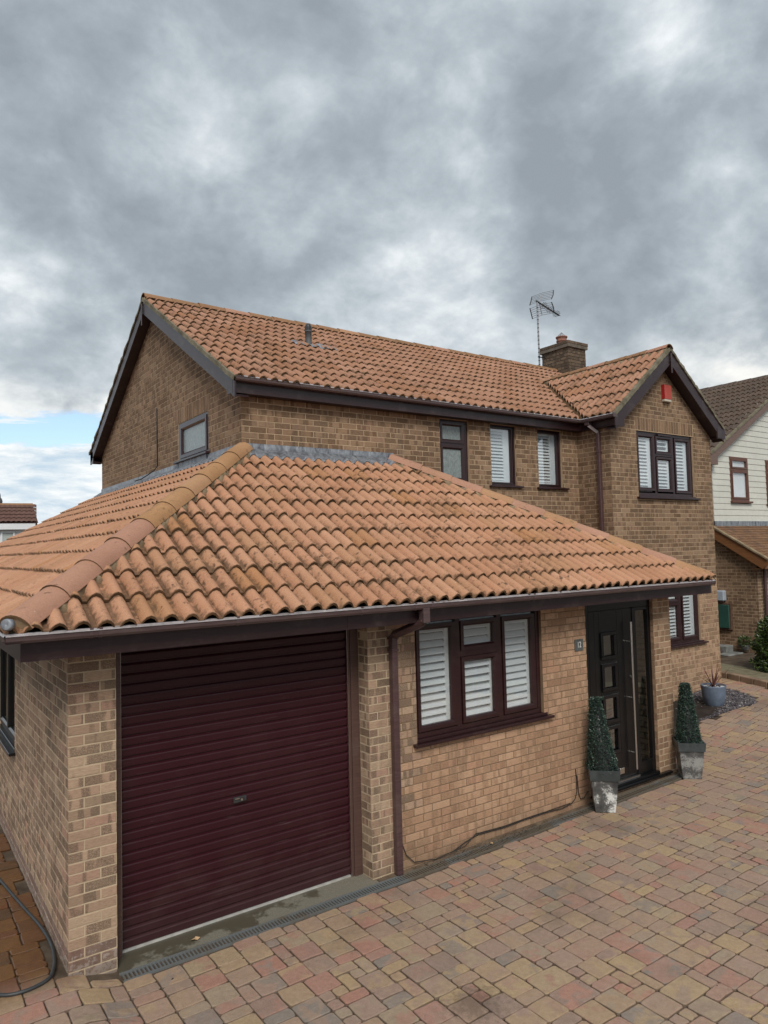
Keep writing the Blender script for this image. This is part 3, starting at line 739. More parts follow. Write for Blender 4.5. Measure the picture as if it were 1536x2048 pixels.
# left gable
GRZ = 7.04
def gtop(s):      # s measured from the rear corner towards the front
    y = YB - s; t = min(y - 2.15, 9.65 - y); return 4.86 + 0.569 * t - 0.03
wall('gable_wall', (XG, YB), (0, -1), (-1, 0), YB - DY - .001, 4.05, 7.0, [(YB - 4.775, YB - 3.575, 4.31, 4.875)], 'brick_house', 'mortar_tan', top=gtop, soldiers=[(YB - 4.86, YB - 3.50, 4.875, 5.10)], phase=1)
# wing: side, front with gable
wall('wall', (8.689, DY + .001), (0, -1), (-1, 0), DY - 1.812, 0.0, 4.93, [], 'brick_house', 'mortar_tan', phase=1)
def wtop(s):
    x_ = 8.69 + s; t = min(x_ - 8.40, 11.94 - x_); return 4.86 + 0.80 * t - 0.04
wall('gable_wall', (8.69, 1.812), (1, 0), (0, -1), 2.968, 0.0, 6.3, [(9.40 - 8.69, 11.085 - 8.69, 3.745, 4.865), (9.40 - 8.69, 11.06 - 8.69, 1.15, 2.26)], 'brick_house', 'mortar_tan', top=wtop, soldiers=[(9.37 - 8.69, 11.11 - 8.69, 4.875, 5.10)],
     matfn=lambda s, z, k: 'brick_infill2' if z < 2.1 + 0.2 * math.sin(s * 3) else 'brick_house')
wall('wall', (11.658, 1.813), (0, 1), (1, 0), 0.68, 0.0, 4.93, [], 'brick_house', 'mortar_tan', hidden=True)
# sides and back that the camera never faces, plain masonry skins
mb = MB()
mb.add([(11.658, DY, 0), (XR, DY, 0), (XR, DY, 4.93), (11.658, DY, 4.93)], [(0, 1, 2, 3)])
mb.add([(XR, DY, 0), (XR, YB, 0), (XR, YB, 4.93), (XR, (DY + YB) / 2, 6.95), (XR, DY, 4.93)], [(0, 1, 2, 3, 4)])
mb.add([(XR, YB, 0), (XG, YB, 0), (XG, YB, 4.93), (XR, YB, 4.93)], [(0, 1, 2, 3)])
mb.add([(0, 11.8, 0), (0, 12.0, 0), (7, 12.0, 0), (7, 12.0, 2.2), (0, 12.0, 2.2), (0, 11.8, 2.2)], [(1, 2, 3, 4)])
mb.build('rear_wall', M['brick_house'], house)

# ---------------- roof tiles
tiles = Pieces('roof_tile', 300)
def tile_mesh(w=0.30, L=0.405, rolls=2, rh=0.063, th=0.021):
    p = w / rolls; pts = []
    for r in range(rolls):
        for q in range(7):
            u = q / 6.0; u = .5 - .5 * math.cos(math.pi * u) * (1 if abs(u - .5) > .49 else .96); sx_ = r * p + u * 0.118
            pts.append((sx_, rh * math.sin(math.pi * u) ** 0.72 if 0.001 < u < .999 else 0.0))
    pts.append((w + 0.004, -0.002))
    n = len(pts); mb = MB()
    lift = 0.030
    rowsT = [(0.0, lift, .95), (0.020, lift, .12), (0.305, lift * .28, .05), (0.338, lift * .16, .80), (L, -0.001, 1.0)]  # mossy ends and pans; shade under each overlap is painted in too
    V_, Gv = [], []
    for (t, e, gr) in rowsT:
        for s_, h in pts:
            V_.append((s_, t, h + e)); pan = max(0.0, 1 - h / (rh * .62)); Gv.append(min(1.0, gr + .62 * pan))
    mb.add(V_, [(r * n + i, r * n + i + 1, (r + 1) * n + i + 1, (r + 1) * n + i) for r in range(len(rowsT) - 1) for i in range(n - 1)], smooth=True)
    botf = [(s, 0.0, h + lift - th) for s, h in pts]; botb = [(s, L, h - th) for s, h in pts]
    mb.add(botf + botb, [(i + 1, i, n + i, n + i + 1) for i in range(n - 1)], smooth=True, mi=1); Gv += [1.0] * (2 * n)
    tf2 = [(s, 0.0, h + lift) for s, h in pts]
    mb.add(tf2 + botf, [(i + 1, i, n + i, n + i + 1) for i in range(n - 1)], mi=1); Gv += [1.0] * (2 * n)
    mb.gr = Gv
    return mb
TMB = tile_mesh()
def cut(mb, m4, planes):
    """transform a piece and cut it by vertical planes (point, normal); keeps the side the normal points away from"""
    me = mb.mesh('t', [M['tile'], M['tile_edge']]); bm = bmesh.new(); bm.from_mesh(me); bm.transform(m4)
    for p, n in planes:
        bmesh.ops.bisect_plane(bm, geom=bm.verts[:] + bm.edges[:] + bm.faces[:], plane_co=p, plane_no=n, clear_outer=True)
    out = MB(); idx = {}
    for v in bm.verts: idx[v] = len(out.v); out.v.append(tuple(v.co))
    for f in bm.faces: out.f.append(tuple(idx[v] for v in f.verts)); out.sm.append(f.smooth); out.mi.append(f.material_index)
    lay = bm.verts.layers.float.get('grime_shade')
    out.gr = [v[lay] for v in bm.verts] if lay else None
    bm.free(); bpy.data.meshes.remove(me)
    return out
_tm = {}
def roof_slope(origin, sdir, tdir, length, rows, gauge, planes, matn, par, hidden=False, deck=None, s0=0.0, t0=-0.03, ntop=None, pcs=None):
    """origin = eave point on base plane; sdir horizontal unit; tdir unit up slope"""
    o = Vector(origin); s_ = Vector(sdir).normalized(); t_ = Vector(tdir).normalized(); n_ = s_.cross(t_).normalized()
    flip = n_.z < 0
    if flip: n_ = -n_
    if matn not in _tm: _tm[matn] = TMB.mesh('roof_tile', [M[matn], M['tile_edge']])
    me = _tm[matn]
    ncol = int(length / 0.30) + 2
    pcs = pcs or tiles
    for r in range(rows):
        for c in range(ncol):
            jit = random.uniform(-.003, .003)
            base = o + s_ * (s0 + c * 0.30) + t_ * (t0 + r * gauge + random.gauss(0, .005)) + n_ * random.uniform(0, .002)
            X = s_ if not flip else -s_
            b2 = base if not flip else base + s_ * 0.30
            m4 = Matrix(((X.x, t_.x, n_.x, b2.x), (X.y, t_.y, n_.y, b2.y), (X.z, t_.z, n_.z, b2.z), (0, 0, 0, 1))) @ Matrix.Rotation(random.gauss(0, .007), 4, 'Z') @ Matrix.Rotation(random.uniform(-.004, .009), 4, 'X') @ Matrix.Rotation(random.gauss(0, .006), 4, 'Y')
            cor = [m4 @ Vector(q) for q in ((0, 0, 0), (0.30, 0, 0), (0.30, 0.405, 0), (0, 0.405, 0))]
            skip = False; need = []
            for (p, n) in planes:
                dd = [(q - Vector(p)).dot(Vector(n)) for q in cor]
                if min(dd) > -0.02: skip = True; break
                if max(dd) > 0: need.append((p, n))
            if skip: continue
            ctr = sum(cor, Vector()) / 4
            view = Vector(CAM) - ctr; area = 0.1 * max(0.0, view.normalized().dot(n_))
            if need:
                mb2 = cut(TMB, m4, need)
                if len(mb2.f) < 2: continue
                vs = np.array(mb2.v); ctr = vs.mean(0)
                ext = (vs.max(0) - vs.min(0)); area *= min(1, (np.linalg.norm(ext) / 0.5) ** 2)
                pcs.add(mb2, [M[matn], M['tile_edge']], par, tuple(ctr), area, None, None, hidden)
            else:
                pcs.add(TMB, [M[matn], M['tile_edge']], par, tuple(ctr), area, m4, me, hidden)
def quad_deck(name, pts, par, mat='deck'):
    return MB().add(pts, [tuple(range(len(pts)))]).build(name, M[mat], par)

ae = math.atan(TE); ce, se = math.cos(ae), math.sin(ae)
# --- extension roof: front, left, right, rear slopes around two visible hips
XR2 = 7.64; XL2 = EY          # outer eave lines
R2 = 1 / math.sqrt(2)
hipL = ((XL2, EY, 0), (-R2, R2, 0)); hipR = ((XR2, EY, 0), (R2, R2, 0))
ext = quad_deck('extension_roof', [(XL2, EY, EZ - .01), (XR2, EY, EZ - .01), (XR2 - 2.91, DY, EZ + 2.91 * TE - .01), (XG + .02, DY, EZ + 2.91 * TE - .01)], house)
rows_e = 9
roof_slope((XL2, EY, EZ), (1, 0, 0), (0, ce, se), XR2 - XL2, rows_e + 1, 0.333, [hipL, hipR, ((0, DY, 0), (0, 1, 0))], 'tile', ext, s0=-0.085)
YE2 = 12.22
extl = quad_deck('side_roof', [(XL2, EY, EZ - .01), (XG, DY, EZ + 2.91 * TE - .01), (XG, YE2 - 2.91, EZ + 2.91 * TE - .01), (XL2, YE2, EZ - .01)], house)
roof_slope((XL2, EY, EZ), (0, 1, 0), (ce, 0, se), YE2 - EY, rows_e + 1, 0.333, [((XL2, EY, 0), (R2, -R2, 0)), ((XL2, YE2, 0), (R2, R2, 0)), ((XG, 0, 0), (1, 0, 0))], 'tile', extl, s0=-0.05)
extr = quad_deck('porch_roof', [(XR2, EY, EZ - .01), (XR2, 1.81, EZ - .01), (XR2, DY, EZ - .01), (XR2 - 2.91, DY, EZ + 2.91 * TE - .01)], house)
roof_slope((XR2, EY, EZ), (0, 1, 0), (-ce, 0, se), DY - EY, rows_e + 1, 0.333, [((XR2, EY, 0), (-R2, -R2, 0)), ((0, DY, 0), (0, 1, 0))], 'tile', extr, hidden=True, s0=-0.05)
quad_deck('rear_roof', [(XL2, YE2, EZ - .01), (XG, YE2 - 2.91, EZ + 2.91 * TE - .01), (7, YE2 - 2.91, EZ + 2.91 * TE - .01), (7, YE2, EZ - .01)], house, 'tile')

# --- main roof
TMn = 0.569; am = math.atan(TMn); cm, sm_ = math.cos(am), math.sin(am)
MY = 2.29; MZ = 5.015; RY = 5.90; VX0 = 2.30; VX1 = 12.86
RZ = MZ + (RY - MY) * TMn
WX0, WX1, WRX = 8.57, 11.77, 10.17; WZ = 5.035; TW = 0.80; WRZ = WZ + (WRX - WX0) * TW; WYF = 1.60
yv0 = MY + (WZ - MZ) / TMn; yv1 = MY + (WRZ - MZ) / TMn
mroof = quad_deck('main_roof', [(VX0, MY, MZ - .012), (WX0, MY, MZ - .012), (WRX, yv1, WRZ - .012), (WX1, MY, MZ - .012), (VX1, MY, MZ - .012), (VX1, RY, RZ - .012), (VX0, RY, RZ - .012)], house)
quad_deck('rear_main_roof', [(VX0, RY, RZ - .012), (VX1, RY, RZ - .012), (VX1, 9.51, MZ - .012), (VX0, 9.51, MZ - .012)], house)
vd = Vector((WRX - WX0, yv1 - yv0, 0)).normalized(); vn = (vd.y, -vd.x, 0)   # towards +x
vgap = 0.05
roof_slope((VX0, MY, MZ), (1, 0, 0), (0, cm, sm_), WRX - VX0 + 0.3, 13, 0.336, [((WX0 - vgap, yv0, 0), vn), ((0, RY - .03, 0), (0, 1, 0)), ((VX0, 0, 0), (-1, 0, 0))], 'tile_main', mroof, s0=0.0)
roof_slope((WRX, MY, MZ), (1, 0, 0), (0, cm, sm_), VX1 - WRX, 13, 0.336, [((WX1 + vgap, yv0, 0), (-vd.y, -vd.x, 0)), ((0, RY - .03, 0), (0, 1, 0)), ((VX1, 0, 0), (1, 0, 0)), ((0, yv1, 0), (0, 0, 1))][:3], 'tile_main', mroof, s0=0.0, hidden=True)
roof_slope((VX0, 9.51, MZ), (1, 0, 0), (0, -cm, sm_), VX1 - VX0, 13, 0.336, [((0, RY + .03, 0), (0, -1, 0)), ((VX0, 0, 0), (-1, 0, 0)), ((VX1, 0, 0), (1, 0, 0))], 'tile_main', mroof, hidden=True)
# --- wing roof
aw = math.atan(TW); cw, sw = math.cos(aw), math.sin(aw)
wroof = quad_deck('wing_roof', [(WX0, WYF, WZ - .012), (WX0, yv0, WZ - .012), (WRX, yv1, WRZ - .012), (WRX, WYF, WRZ - .012)], house)
quad_deck('wing_roof_right', [(WX1, WYF, WZ - .012), (WRX, WYF, WRZ - .012), (WRX, yv1, WRZ - .012), (WX1, yv0, WZ - .012)], house)
roof_slope((WX0, WYF, WZ), (0, 1, 0), (cw, 0, sw), yv1 - WYF, 7, 0.336, [((WX0 + .02, yv0 - vgap, 0), (-vn[0], -vn[1], 0)), ((WRX - .02, 0, 0), (1, 0, 0)), ((0, WYF, 0), (0, -1, 0))], 'tile_main', wroof, s0=0.0)
roof_slope((WX1, WYF, WZ), (0, 1, 0), (-cw, 0, sw), yv1 - WYF, 7, 0.336, [((WX1 - .02, yv0 - vgap, 0), (vn[0], -vn[1], 0)), ((WRX + .02, 0, 0), (-1, 0, 0)), ((0, WYF, 0), (0, -1, 0))], 'tile_main', wroof, s0=0.0, hidden=True)

# --- half round caps
def caps(p0, p1, n, par, mat, r=0.125, name='ridge_tile', arch=2.6, drop=0.05, endfill=True, lap=0.03, mats=None):
    p0, p1 = Vector(p0), Vector(p1); d = (p1 - p0); L = d.length / n; d.normalize()
    side = d.cross(Vector((0, 0, 1))).normalized(); up = side.cross(d).normalized()
    for k in range(n):
        mb = MB(); a0 = p0 + d * (k * L); a1 = a0 + d * (L + lap)
        m_ = 10; rings = []
        wob = random.uniform(-.003, .003)
        for (q, rr, dz_) in ((a0, r * 1.0, 0.006 + wob), (a0 + d * 0.05, r * 1.0, 0.005 + wob), (a1, r * 0.965, -0.001 + wob)):
            for hh in (0, 1):
                ring = []
                for i in range(m_ + 1):
                    th = -arch / 2 + arch * i / m_
                    R_ = rr - 0.016 * hh
                    ring.append(q + side * (R_ * math.sin(th)) + up * (R_ * math.cos(th) - drop + dz_))
                rings.append(ring)
        vs = [q for rg in rings for q in rg]; w_ = m_ + 1; fs = []
        for i in range(m_):
            fs += [(0 * w_ + i, 2 * w_ + i, 2 * w_ + i + 1, 0 * w_ + i + 1), (2 * w_ + i, 4 * w_ + i, 4 * w_ + i + 1, 2 * w_ + i + 1)]
        mb.add(vs, [tuple(reversed(f)) for f in fs], smooth=True)
        mb.add(rings[0] + rings[1], [(i, i + 1, w_ + i + 1, w_ + i) for i in range(m_)], mi=1)
        mb.add(rings[4] + rings[5], [(i + 1, i, w_ + i, w_ + i + 1) for i in range(m_)], mi=1)
        for s_ in (0, m_):
            mb.add([rings[0][s_], rings[1][s_], rings[4][s_], rings[5][s_]], [(0, 1, 3, 2)], mi=1)
        mm = mats(k) if mats else mat
        mb.build(name, [M[mm], M['tile_edge']], par)
def bedding(p0, p1, par, half=0.12, h=0.05, seg=60, drop=0.0, name='mortar_bedding', side_only=None):
    """irregular mortar fillets along both edges of a run of caps"""
    p0, p1 = Vector(p0), Vector(p1); d = (p1 - p0).normalized(); side = d.cross(Vector((0, 0, 1))).normalized(); up = side.cross(d)
    if abs(d.z) > .1: p0 = p0 + d * .16
    mb = MB()
    for sg in (-1, 1):
        vs = []
        for i in range(seg + 1):
            q = p0 + (p1 - p0) * (i / seg)
            j1 = random.uniform(-.012, .026); j2 = random.uniform(-.008, .008)
            vs += [q + side * sg * (half - 0.03) + up * (0.055 + j2 - drop), q + side * sg * (half + 0.01 + j1 * .4) + up * (0.040 + j2 - drop), q + side * sg * (half + 0.035 + j1) + up * (-0.012 - drop), q + side * sg * (half + 0.035 + j1) + up * (-0.09 - drop)]
        fs = []
        for i in range(seg):
            for c in range(3):
                a = i * 4 + c; fs.append((a, a + 4, a + 5, a + 1) if sg > 0 else (a + 1, a + 5, a + 4, a))
        mb.add(vs, fs, smooth=True)
    mb.build(name, M['bedding'], par)
hz0 = EZ + 0.035
HL0 = (XL2 + .02, EY + .02, hz0 + .01); HL1 = (XG + .02, DY + .02, EZ + 2.91 * TE + 0.075)
caps(HL0, HL1, 10, ext, 'tile_cap', r=0.134, name='hip_tile', drop=0.040, mats=lambda k: 'tile_cap' if k < 4 else 'tile_cap2')
bedding(HL0, HL1, ext, half=0.088, drop=0.022, seg=110)
HR0 = (XR2 - .02, EY + .02, hz0); HR1 = (XR2 - 2.91, DY, EZ + 2.91 * TE + 0.06)
caps(HR0, HR1, 10, ext, 'tile_cap', r=0.128, name='hip_tile', drop=0.045)
bedding(HR0, HR1, ext, half=0.080, drop=0.022, seg=110)
HB0 = (XL2, YE2, hz0); HB1 = (XG, YE2 - 2.91, EZ + 2.91 * TE + 0.05)
caps(HB0, HB1, 10, ext, 'tile_cap', r=0.10, name='hip_tile', drop=0.085)
caps((VX0, RY, RZ + 0.035), (VX1, RY, RZ + 0.035), 23, mroof, 'tile_capold', name='ridge_tile', r=0.128, drop=0.05, mats=lambda k: 'tile_capold' if k % 5 != 3 else 'tile_cap')
bedding((VX0, RY, RZ + .02), (VX1, RY, RZ + .02), mroof, half=0.072, drop=0.035, seg=160)
caps((WRX, WYF, WRZ + 0.035), (WRX, yv1 + .1, WRZ + 0.035), 7, wroof, 'tile_capold', name='ridge_tile', r=0.11, drop=0.05, mats=lambda k: 'tile_capold' if k % 3 else 'tile_cap')
bedding((WRX, WYF, WRZ + .02), (WRX, yv1, WRZ + .02), wroof, half=0.068, drop=0.035, seg=60)
# mortar fill and lead roll end at the foot of the near hip
mb = MB(); c0 = Vector(HL0); dd = (Vector(HL1) - c0).normalized(); sd_ = dd.cross(Vector((0, 0, 1))).normalized(); up_ = sd_.cross(dd)
vs = [c0 + dd * .012 + up_ * -0.06] + [c0 + dd * .012 + sd_ * (0.12 * math.sin(t)) + up_ * (0.12 * math.cos(t) - .045) for t in [-1.3 + 2.6 * i / 12 for i in range(13)]]
mb.add(vs, [(0, i, i + 1) for i in range(1, 13)]); mb.build('mortar_end', M['bedding'], ext)
mb = MB(); q = c0 + Vector((-0.03, -0.045, 0.03))
mb.lathe([(0.0, 0.0), (0.03, 0.0), (0.038, 0.01), (0.038, 0.05), (0.03, 0.056), (0.0, 0.045)], (0, 0, 0), 12)
o = mb.build('lead_plug', M['lead'], ext); o.matrix_basis = Matrix.Translation(q) @ Vector((-.55, -.8, .1)).to_track_quat('Z', 'Y').to_matrix().to_4x4()
# valley
mb = MB(); p0 = Vector((WX0, yv0 - .02, WZ)); p1 = Vector((WRX, yv1, WRZ)); n_ = 40; vs = []
sdv = Vector((vn[0], vn[1], 0))
for i in range(n_ + 1):
    q = p0 + (p1 - p0) * i / n_; w1, w2 = random.uniform(.06, .10), random.uniform(.06, .10)
    h = random.uniform(.0, .03)
    vs += [q - sdv * w1 + Vector((0, 0, .075 + h)), q + Vector((0, 0, .018)), q + sdv * w2 + Vector((0, 0, .085 + h))]
mb.add(vs, [(i * 3 + c, i * 3 + 3 + c, i * 3 + 4 + c, i * 3 + 1 + c) for i in range(n_) for c in (0, 1)])
mb.build('valley', M['tile_edge'], mroof)

# --- verges: undercloak mortar, barge boards, soffits
def verge(p_eave, p_ridge, outward, inward_w, par, boardz=0.20, matb='fascia', bd=0.022):
    """board hanging under the verge; outward unit vector away from the gable"""
    a, b = Vector(p_eave), Vector(p_ridge); d = (b - a).normalized(); o_ = Vector(outward); up = Vector((0, 0, 1))
    perp = (up - d * up.dot(d)).normalized()
    # undercloak
    mb = MB(); n = 50; vs = []
    for i in range(n + 1):
        q = a + (b - a) * i / n; j = random.uniform(-.006, .010)
        vs += [q + o_ * (.012 + j) + perp * random.uniform(.030, .050), q + o_ * (.018 + j) + perp * -.012, q - o_ * .04 + perp * -.014, q - o_ * .05 + perp * random.uniform(.035, .055)]
    mb.add(vs, [(i * 4 + c, i * 4 + 4 + c, i * 4 + 4 + (c + 1) % 4, i * 4 + (c + 1) % 4) for i in range(n) for c in range(4)])
    mb.build('verge_mortar', M['verge'], par)
    mb = MB()
    lo = a + perp * -.016; hi = b + perp * -.016
    dn = Vector((0, 0, -boardz))
    q = [lo, hi, hi + dn, lo + dn]
    mb.add([v for v in q] + [v - o_ * bd for v in q], [(0, 1, 2, 3), (7, 6, 5, 4), (0, 4, 5, 1), (2, 6, 7, 3), (0, 3, 7, 4), (1, 5, 6, 2)])
    mb.build('barge_board', M[matb], par)
    # raking soffit
    mb = MB(); iw = -o_ * inward_w; dz_ = Vector((0, 0, -boardz + .02))
    q = [lo + dz_ - o_ * bd, hi + dz_ - o_ * bd, hi + dz_ + iw, lo + dz_ + iw]
    mb.add(q, [(0, 1, 2, 3)]); mb.build('soffit', M['soffit'], par)
verge((VX0, MY - .02, MZ - .01), (VX0, RY, RZ), (-1, 0, 0), 0.20, mroof)
verge((VX0, 9.53, MZ - .01), (VX0, RY, RZ), (-1, 0, 0), 0.20, mroof)
verge((WX0 - .01, WYF, WZ - .01), (WRX, WYF, WRZ), (0, -1, 0), 0.22, wroof, 0.23)
verge((WX1 + .01, WYF, WZ - .01), (WRX, WYF, WRZ), (0, -1, 0), 0.22, wroof, 0.23)
for (q, o_) in (((VX0 - .018, RY, RZ), 'x'), ((WRX, WYF - .018, WRZ), 'y')):   # little pendant at each apex
    mb = MB(); w_ = 0.022
    a = (q[0] - .006, q[1] - w_, q[2] - .42) if o_ == 'x' else (q[0] - w_, q[1] - .006, q[2] - .42)
    b = (q[0] + .006, q[1] + w_, q[2] - .06) if o_ == 'x' else (q[0] + w_, q[1] + .006, q[2] - .06)
    mb.box(a, b).build('apex_trim', M['fascia'], house, bevel=.003)
# --- eaves of the main house: fascia, soffit, boxed ends
def box(name, a, b, mat, par=None, bev=0.0, label=None):
    a2 = tuple(min(p, q) for p, q in zip(a, b)); b2 = tuple(max(p, q) for p, q in zip(a, b))
    o = MB().box(a2, b2).build(name, M[mat], par if par is not None else house, bevel=bev)
    if label: o['label'] = label
    return o
box('fascia', (VX0 + .02, 2.335, 4.865), (8.61, 2.357, 5.045), 'fascia')
box('soffit', (VX0 + .02, 2.357, 4.868), (8.69, 2.49, 4.880), 'soffit')
box('box_end', (VX0 - .002, 2.333, 4.862), (VX0 + .02, 2.50, 5.04), 'fascia')
box('box_end', (VX0, 9.30, 4.80), (VX0 + .02, 9.50, 5.03), 'fascia')
box('soffit', (VX0 + .02, 9.31, 4.83), (XR, 9.48, 4.84), 'soffit')
box('fascia', (VX0 + .02, 9.48, 4.82), (XR, 9.50, 5.03), 'fascia')
box('fascia', (WX0 + .045, WYF + .02, 4.865), (WX0 + .067, 2.34, 5.045), 'fascia')
box('soffit', (WX0 + .067, WYF + .02, 4.868), (8.689, 2.40, 4.880), 'soffit')
box('box_end', (WX0 - .02, WYF - .006, 4.845), (WX0 + .215, WYF + .019, 5.03), 'fascia')
box('box_end', (WX1 - .215, WYF - .006, 4.845), (WX1 + .036, WYF + .019, 5.03), 'fascia')
box('box_end', (WX1 + .01, WYF + .018, 4.848), (WX1 + .035, WYF + .12, 5.03), 'fascia')
box('soffit', (11.658, WYF + .02, 4.868), (WX1, 2.40, 4.880), 'soffit')
box('fascia', (WX1 - .04, WYF + .02, 4.865), (WX1 - .02, 2.40, 5.045), 'fascia')
# --- eaves of the extension
box('fascia', (-0.36, -.36, 2.262), (7.778, -.338, 2.432), 'fascia')
box('soffit', (-0.338, -.338, 2.264), (7.76, 0.0, 2.276), 'soffit')
box('fascia', (-0.36, -.338, 2.262), (-0.338, 12.1, 2.432), 'fascia')
box('soffit', (-0.338, 0.0, 2.264), (0.0, 12.1, 2.276), 'soffit')
box('fascia', (7.756, -.338, 2.30), (7.778, 2.4, 2.432), 'fascia')
box('soffit', (7.37, 0.0, 2.264), (7.756, 2.4, 2.276), 'soffit')
box('fascia_joint', (2.16, -.3625, 2.262), (2.20, -.36, 2.43), 'fascia')

def gutter(p0, p1, out, par=None, caps_=(True, True), br=None, w=0.105, h=0.062):
    """square line gutter; p on the top of the outer lip"""
    p0, p1 = Vector(p0), Vector(p1); o_ = Vector(out); par = par or house
    z = Vector((0, 0, 1))
    prof = [(0.003, -0.018), (0.0, -h * .72), (-0.012, -h), (-w + .004, -h), (-w, -h * .8), (-w, 0.0), (-w + .006, 0.0), (-w + .006, -h * .8), (-0.014, -h + .008), (-0.007, -h * .7), (-0.008, -.006), (-0.016, -.008), (-0.014, 0.002), (-.008, 0.0045), (0.0085, -.014)]
    vs = []
    for q in (p0, p1): vs += [q + o_ * a + z * b for a, b in prof]
    n = len(prof); mb = MB()
    mb.add(vs, [(i, (i + 1) % n, n + (i + 1) % n, n + i) for i in range(n)])
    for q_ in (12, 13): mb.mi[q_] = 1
    g_ = mb.build('gutter', [M['gutter'], M['gutter_lip_glint']], par)
    d = (p1 - p0).normalized()
    for (on_, q, sg) in ((caps_[0], p0, -1), (caps_[1], p1, 1)):
        if on_:
            m2 = MB(); qq = [q + o_ * a + z * b for a, b in ((0.003, 0.005), (0.003, -h * .72), (-.012, -h - .003), (-w, -h - .003), (-w, 0.005))]
            m2.add(qq + [v + d * sg * .012 for v in qq], [(0, 1, 2, 3, 4), (9, 8, 7, 6, 5)] + [(i, 5 + i, 5 + (i + 1) % 5, (i + 1) % 5) for i in range(5)])
            m2.build('stop_end', M['gutter'], g_)
    for s in (br or []):
        q = p0 + (p1 - p0) * s
        m2 = MB()
        for k, (wd) in enumerate([0.022]):
            pr_ = [(0.004, 0.007), (0.004, -h * .72), (-.012, -h - .004), (-w * .9, -h - .004), (-w * .9, -h), (-.012, -h), (0.001, -h * .7), (0.001, 0.003), (-.016, 0.003), (-.016, .007)]
            a = [q + o_ * x_ + z * y_ - d * wd / 2 for x_, y_ in pr_]; b = [v + d * wd for v in a]; n2 = len(pr_)
            m2.add(a + b, [(i, (i + 1) % n2, n2 + (i + 1) % n2, n2 + i) for i in range(n2)] + [tuple(range(n2 - 1, -1, -1)), tuple(range(n2, 2 * n2))])
        m2.build('gutter_bracket', M['gutter'], g_)
    return g_
Lg = 7.70 + 0.46
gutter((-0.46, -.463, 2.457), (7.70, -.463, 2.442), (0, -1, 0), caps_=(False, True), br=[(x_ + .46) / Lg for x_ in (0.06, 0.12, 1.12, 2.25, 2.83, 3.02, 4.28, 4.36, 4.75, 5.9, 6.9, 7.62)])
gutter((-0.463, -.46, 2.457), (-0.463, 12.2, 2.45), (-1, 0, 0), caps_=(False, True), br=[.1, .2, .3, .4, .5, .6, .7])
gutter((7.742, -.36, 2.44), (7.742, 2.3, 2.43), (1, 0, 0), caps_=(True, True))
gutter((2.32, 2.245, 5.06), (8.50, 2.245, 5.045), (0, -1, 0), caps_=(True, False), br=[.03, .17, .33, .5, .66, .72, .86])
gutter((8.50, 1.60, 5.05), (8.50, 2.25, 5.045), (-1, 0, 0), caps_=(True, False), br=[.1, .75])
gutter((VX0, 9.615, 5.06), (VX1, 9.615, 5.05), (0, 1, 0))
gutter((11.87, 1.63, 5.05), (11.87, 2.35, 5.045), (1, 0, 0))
box('gutter_outlet', (8.52, 2.10, 4.93), (8.60, 2.19, 5.0), 'gutter', bev=.004)

# --- downpipes
def downpipe(x, y, z0, z1, w=0.066, br=(0.5,), outd=(0, -1, 0), par=None):
    p = box('downpipe', (x - w / 2, y - w / 2, z0), (x + w / 2, y + w / 2, z1), 'pipe', bev=.008)
    for t in br:
        z = z0 + (z1 - z0) * t
        box('pipe_clip', (x - w / 2 - .006, y - w / 2 - .006, z - .012), (x + w / 2 + .006, y + w / 2 + .02, z + .012), 'pipe', p, .003)
    return p
dp = downpipe(2.862, -0.045, -0.09, 2.12, br=(0.94, 0.99))
mb = MB(); mb.tube([(2.862, -.045, 2.09), (2.862, -.05, 2.125), (2.935, -.36, 2.25), (2.95, -.425, 2.285)], .046, 4)
mb.build('swan_neck', M['pipe'], dp, bevel=.006)
box('outlet_shoe', (2.912, -.466, 2.262), (2.988, -.385, 2.40), 'gutter', dp, .006)
dp2 = downpipe(8.652, 2.02, 0.1, 4.80, w=0.062, br=(0.93, 0.5))
mb = MB(); mb.obox((8.60, 2.08, 4.86), Vector((.10, -.12, -.14)).normalized() * .10, Vector((.6, .6, 0)).normalized() * .03, Vector((.6, -.4, .7)).normalized() * .03)
mb.build('swan_neck', M['pipe'], dp2, bevel=.005)

# --- lead flashings
mb = MB(); n = 200; vs = []
def wave(s):  # follows the rolls below
    u = ((s - XL2 + 0.085) % 0.15) / 0.112
    return 0.045 * math.sin(math.pi * u) ** .75 if 0 < u < 1 else 0
x0_, x1_ = XG - .02, 4.76
for i in range(n + 1):
    x_ = x0_ + (x1_ - x0_) * i / n; h = wave(x_)
    zt = EZ + 2.91 * TE
    vs += [(x_, DY - .004, 4.288), (x_, DY - .010, 4.20), (x_, DY - .03, zt + .085), (x_, DY - .03 - .14 - .01 * math.sin(i * .3), zt - .17 * TE + .052 + h * .9)]
mb.add(vs, [(i * 4 + c, i * 4 + 1 + c, i * 4 + 5 + c, i * 4 + 4 + c) for i in range(n) for c in range(3)], smooth=True)
mb.build('flashing', M['lead'], ext)
mb = MB(); vs = []; n = 260
for i in range(n + 1):
    y_ = DY - .01 + (YB + .05 - DY) * i / n; u = ((y_ - EY + 0.05) % 0.15) / 0.112
    h = 0.045 * math.sin(math.pi * u) ** .75 if 0 < u < 1 else 0
    zt = EZ + 2.91 * TE; st = 4.288 + 0.0 * y_
    vs += [(XG - .004, y_, st), (XG - .010, y_, 4.20), (XG - .03, y_, zt + .085), (XG - .16, y_, zt - .16 * TE + .052 + h * .9)]
mb.add(vs, [(i * 4 + c, i * 4 + 4 + c, i * 4 + 5 + c, i * 4 + 1 + c) for i in range(n) for c in range(3)], smooth=True)
mb.build('flashing', M['lead'], extl)
box('flashing', (XG - .022, 3.62, 4.20), (XG - .006, 4.70, 4.31), 'lead', extl)

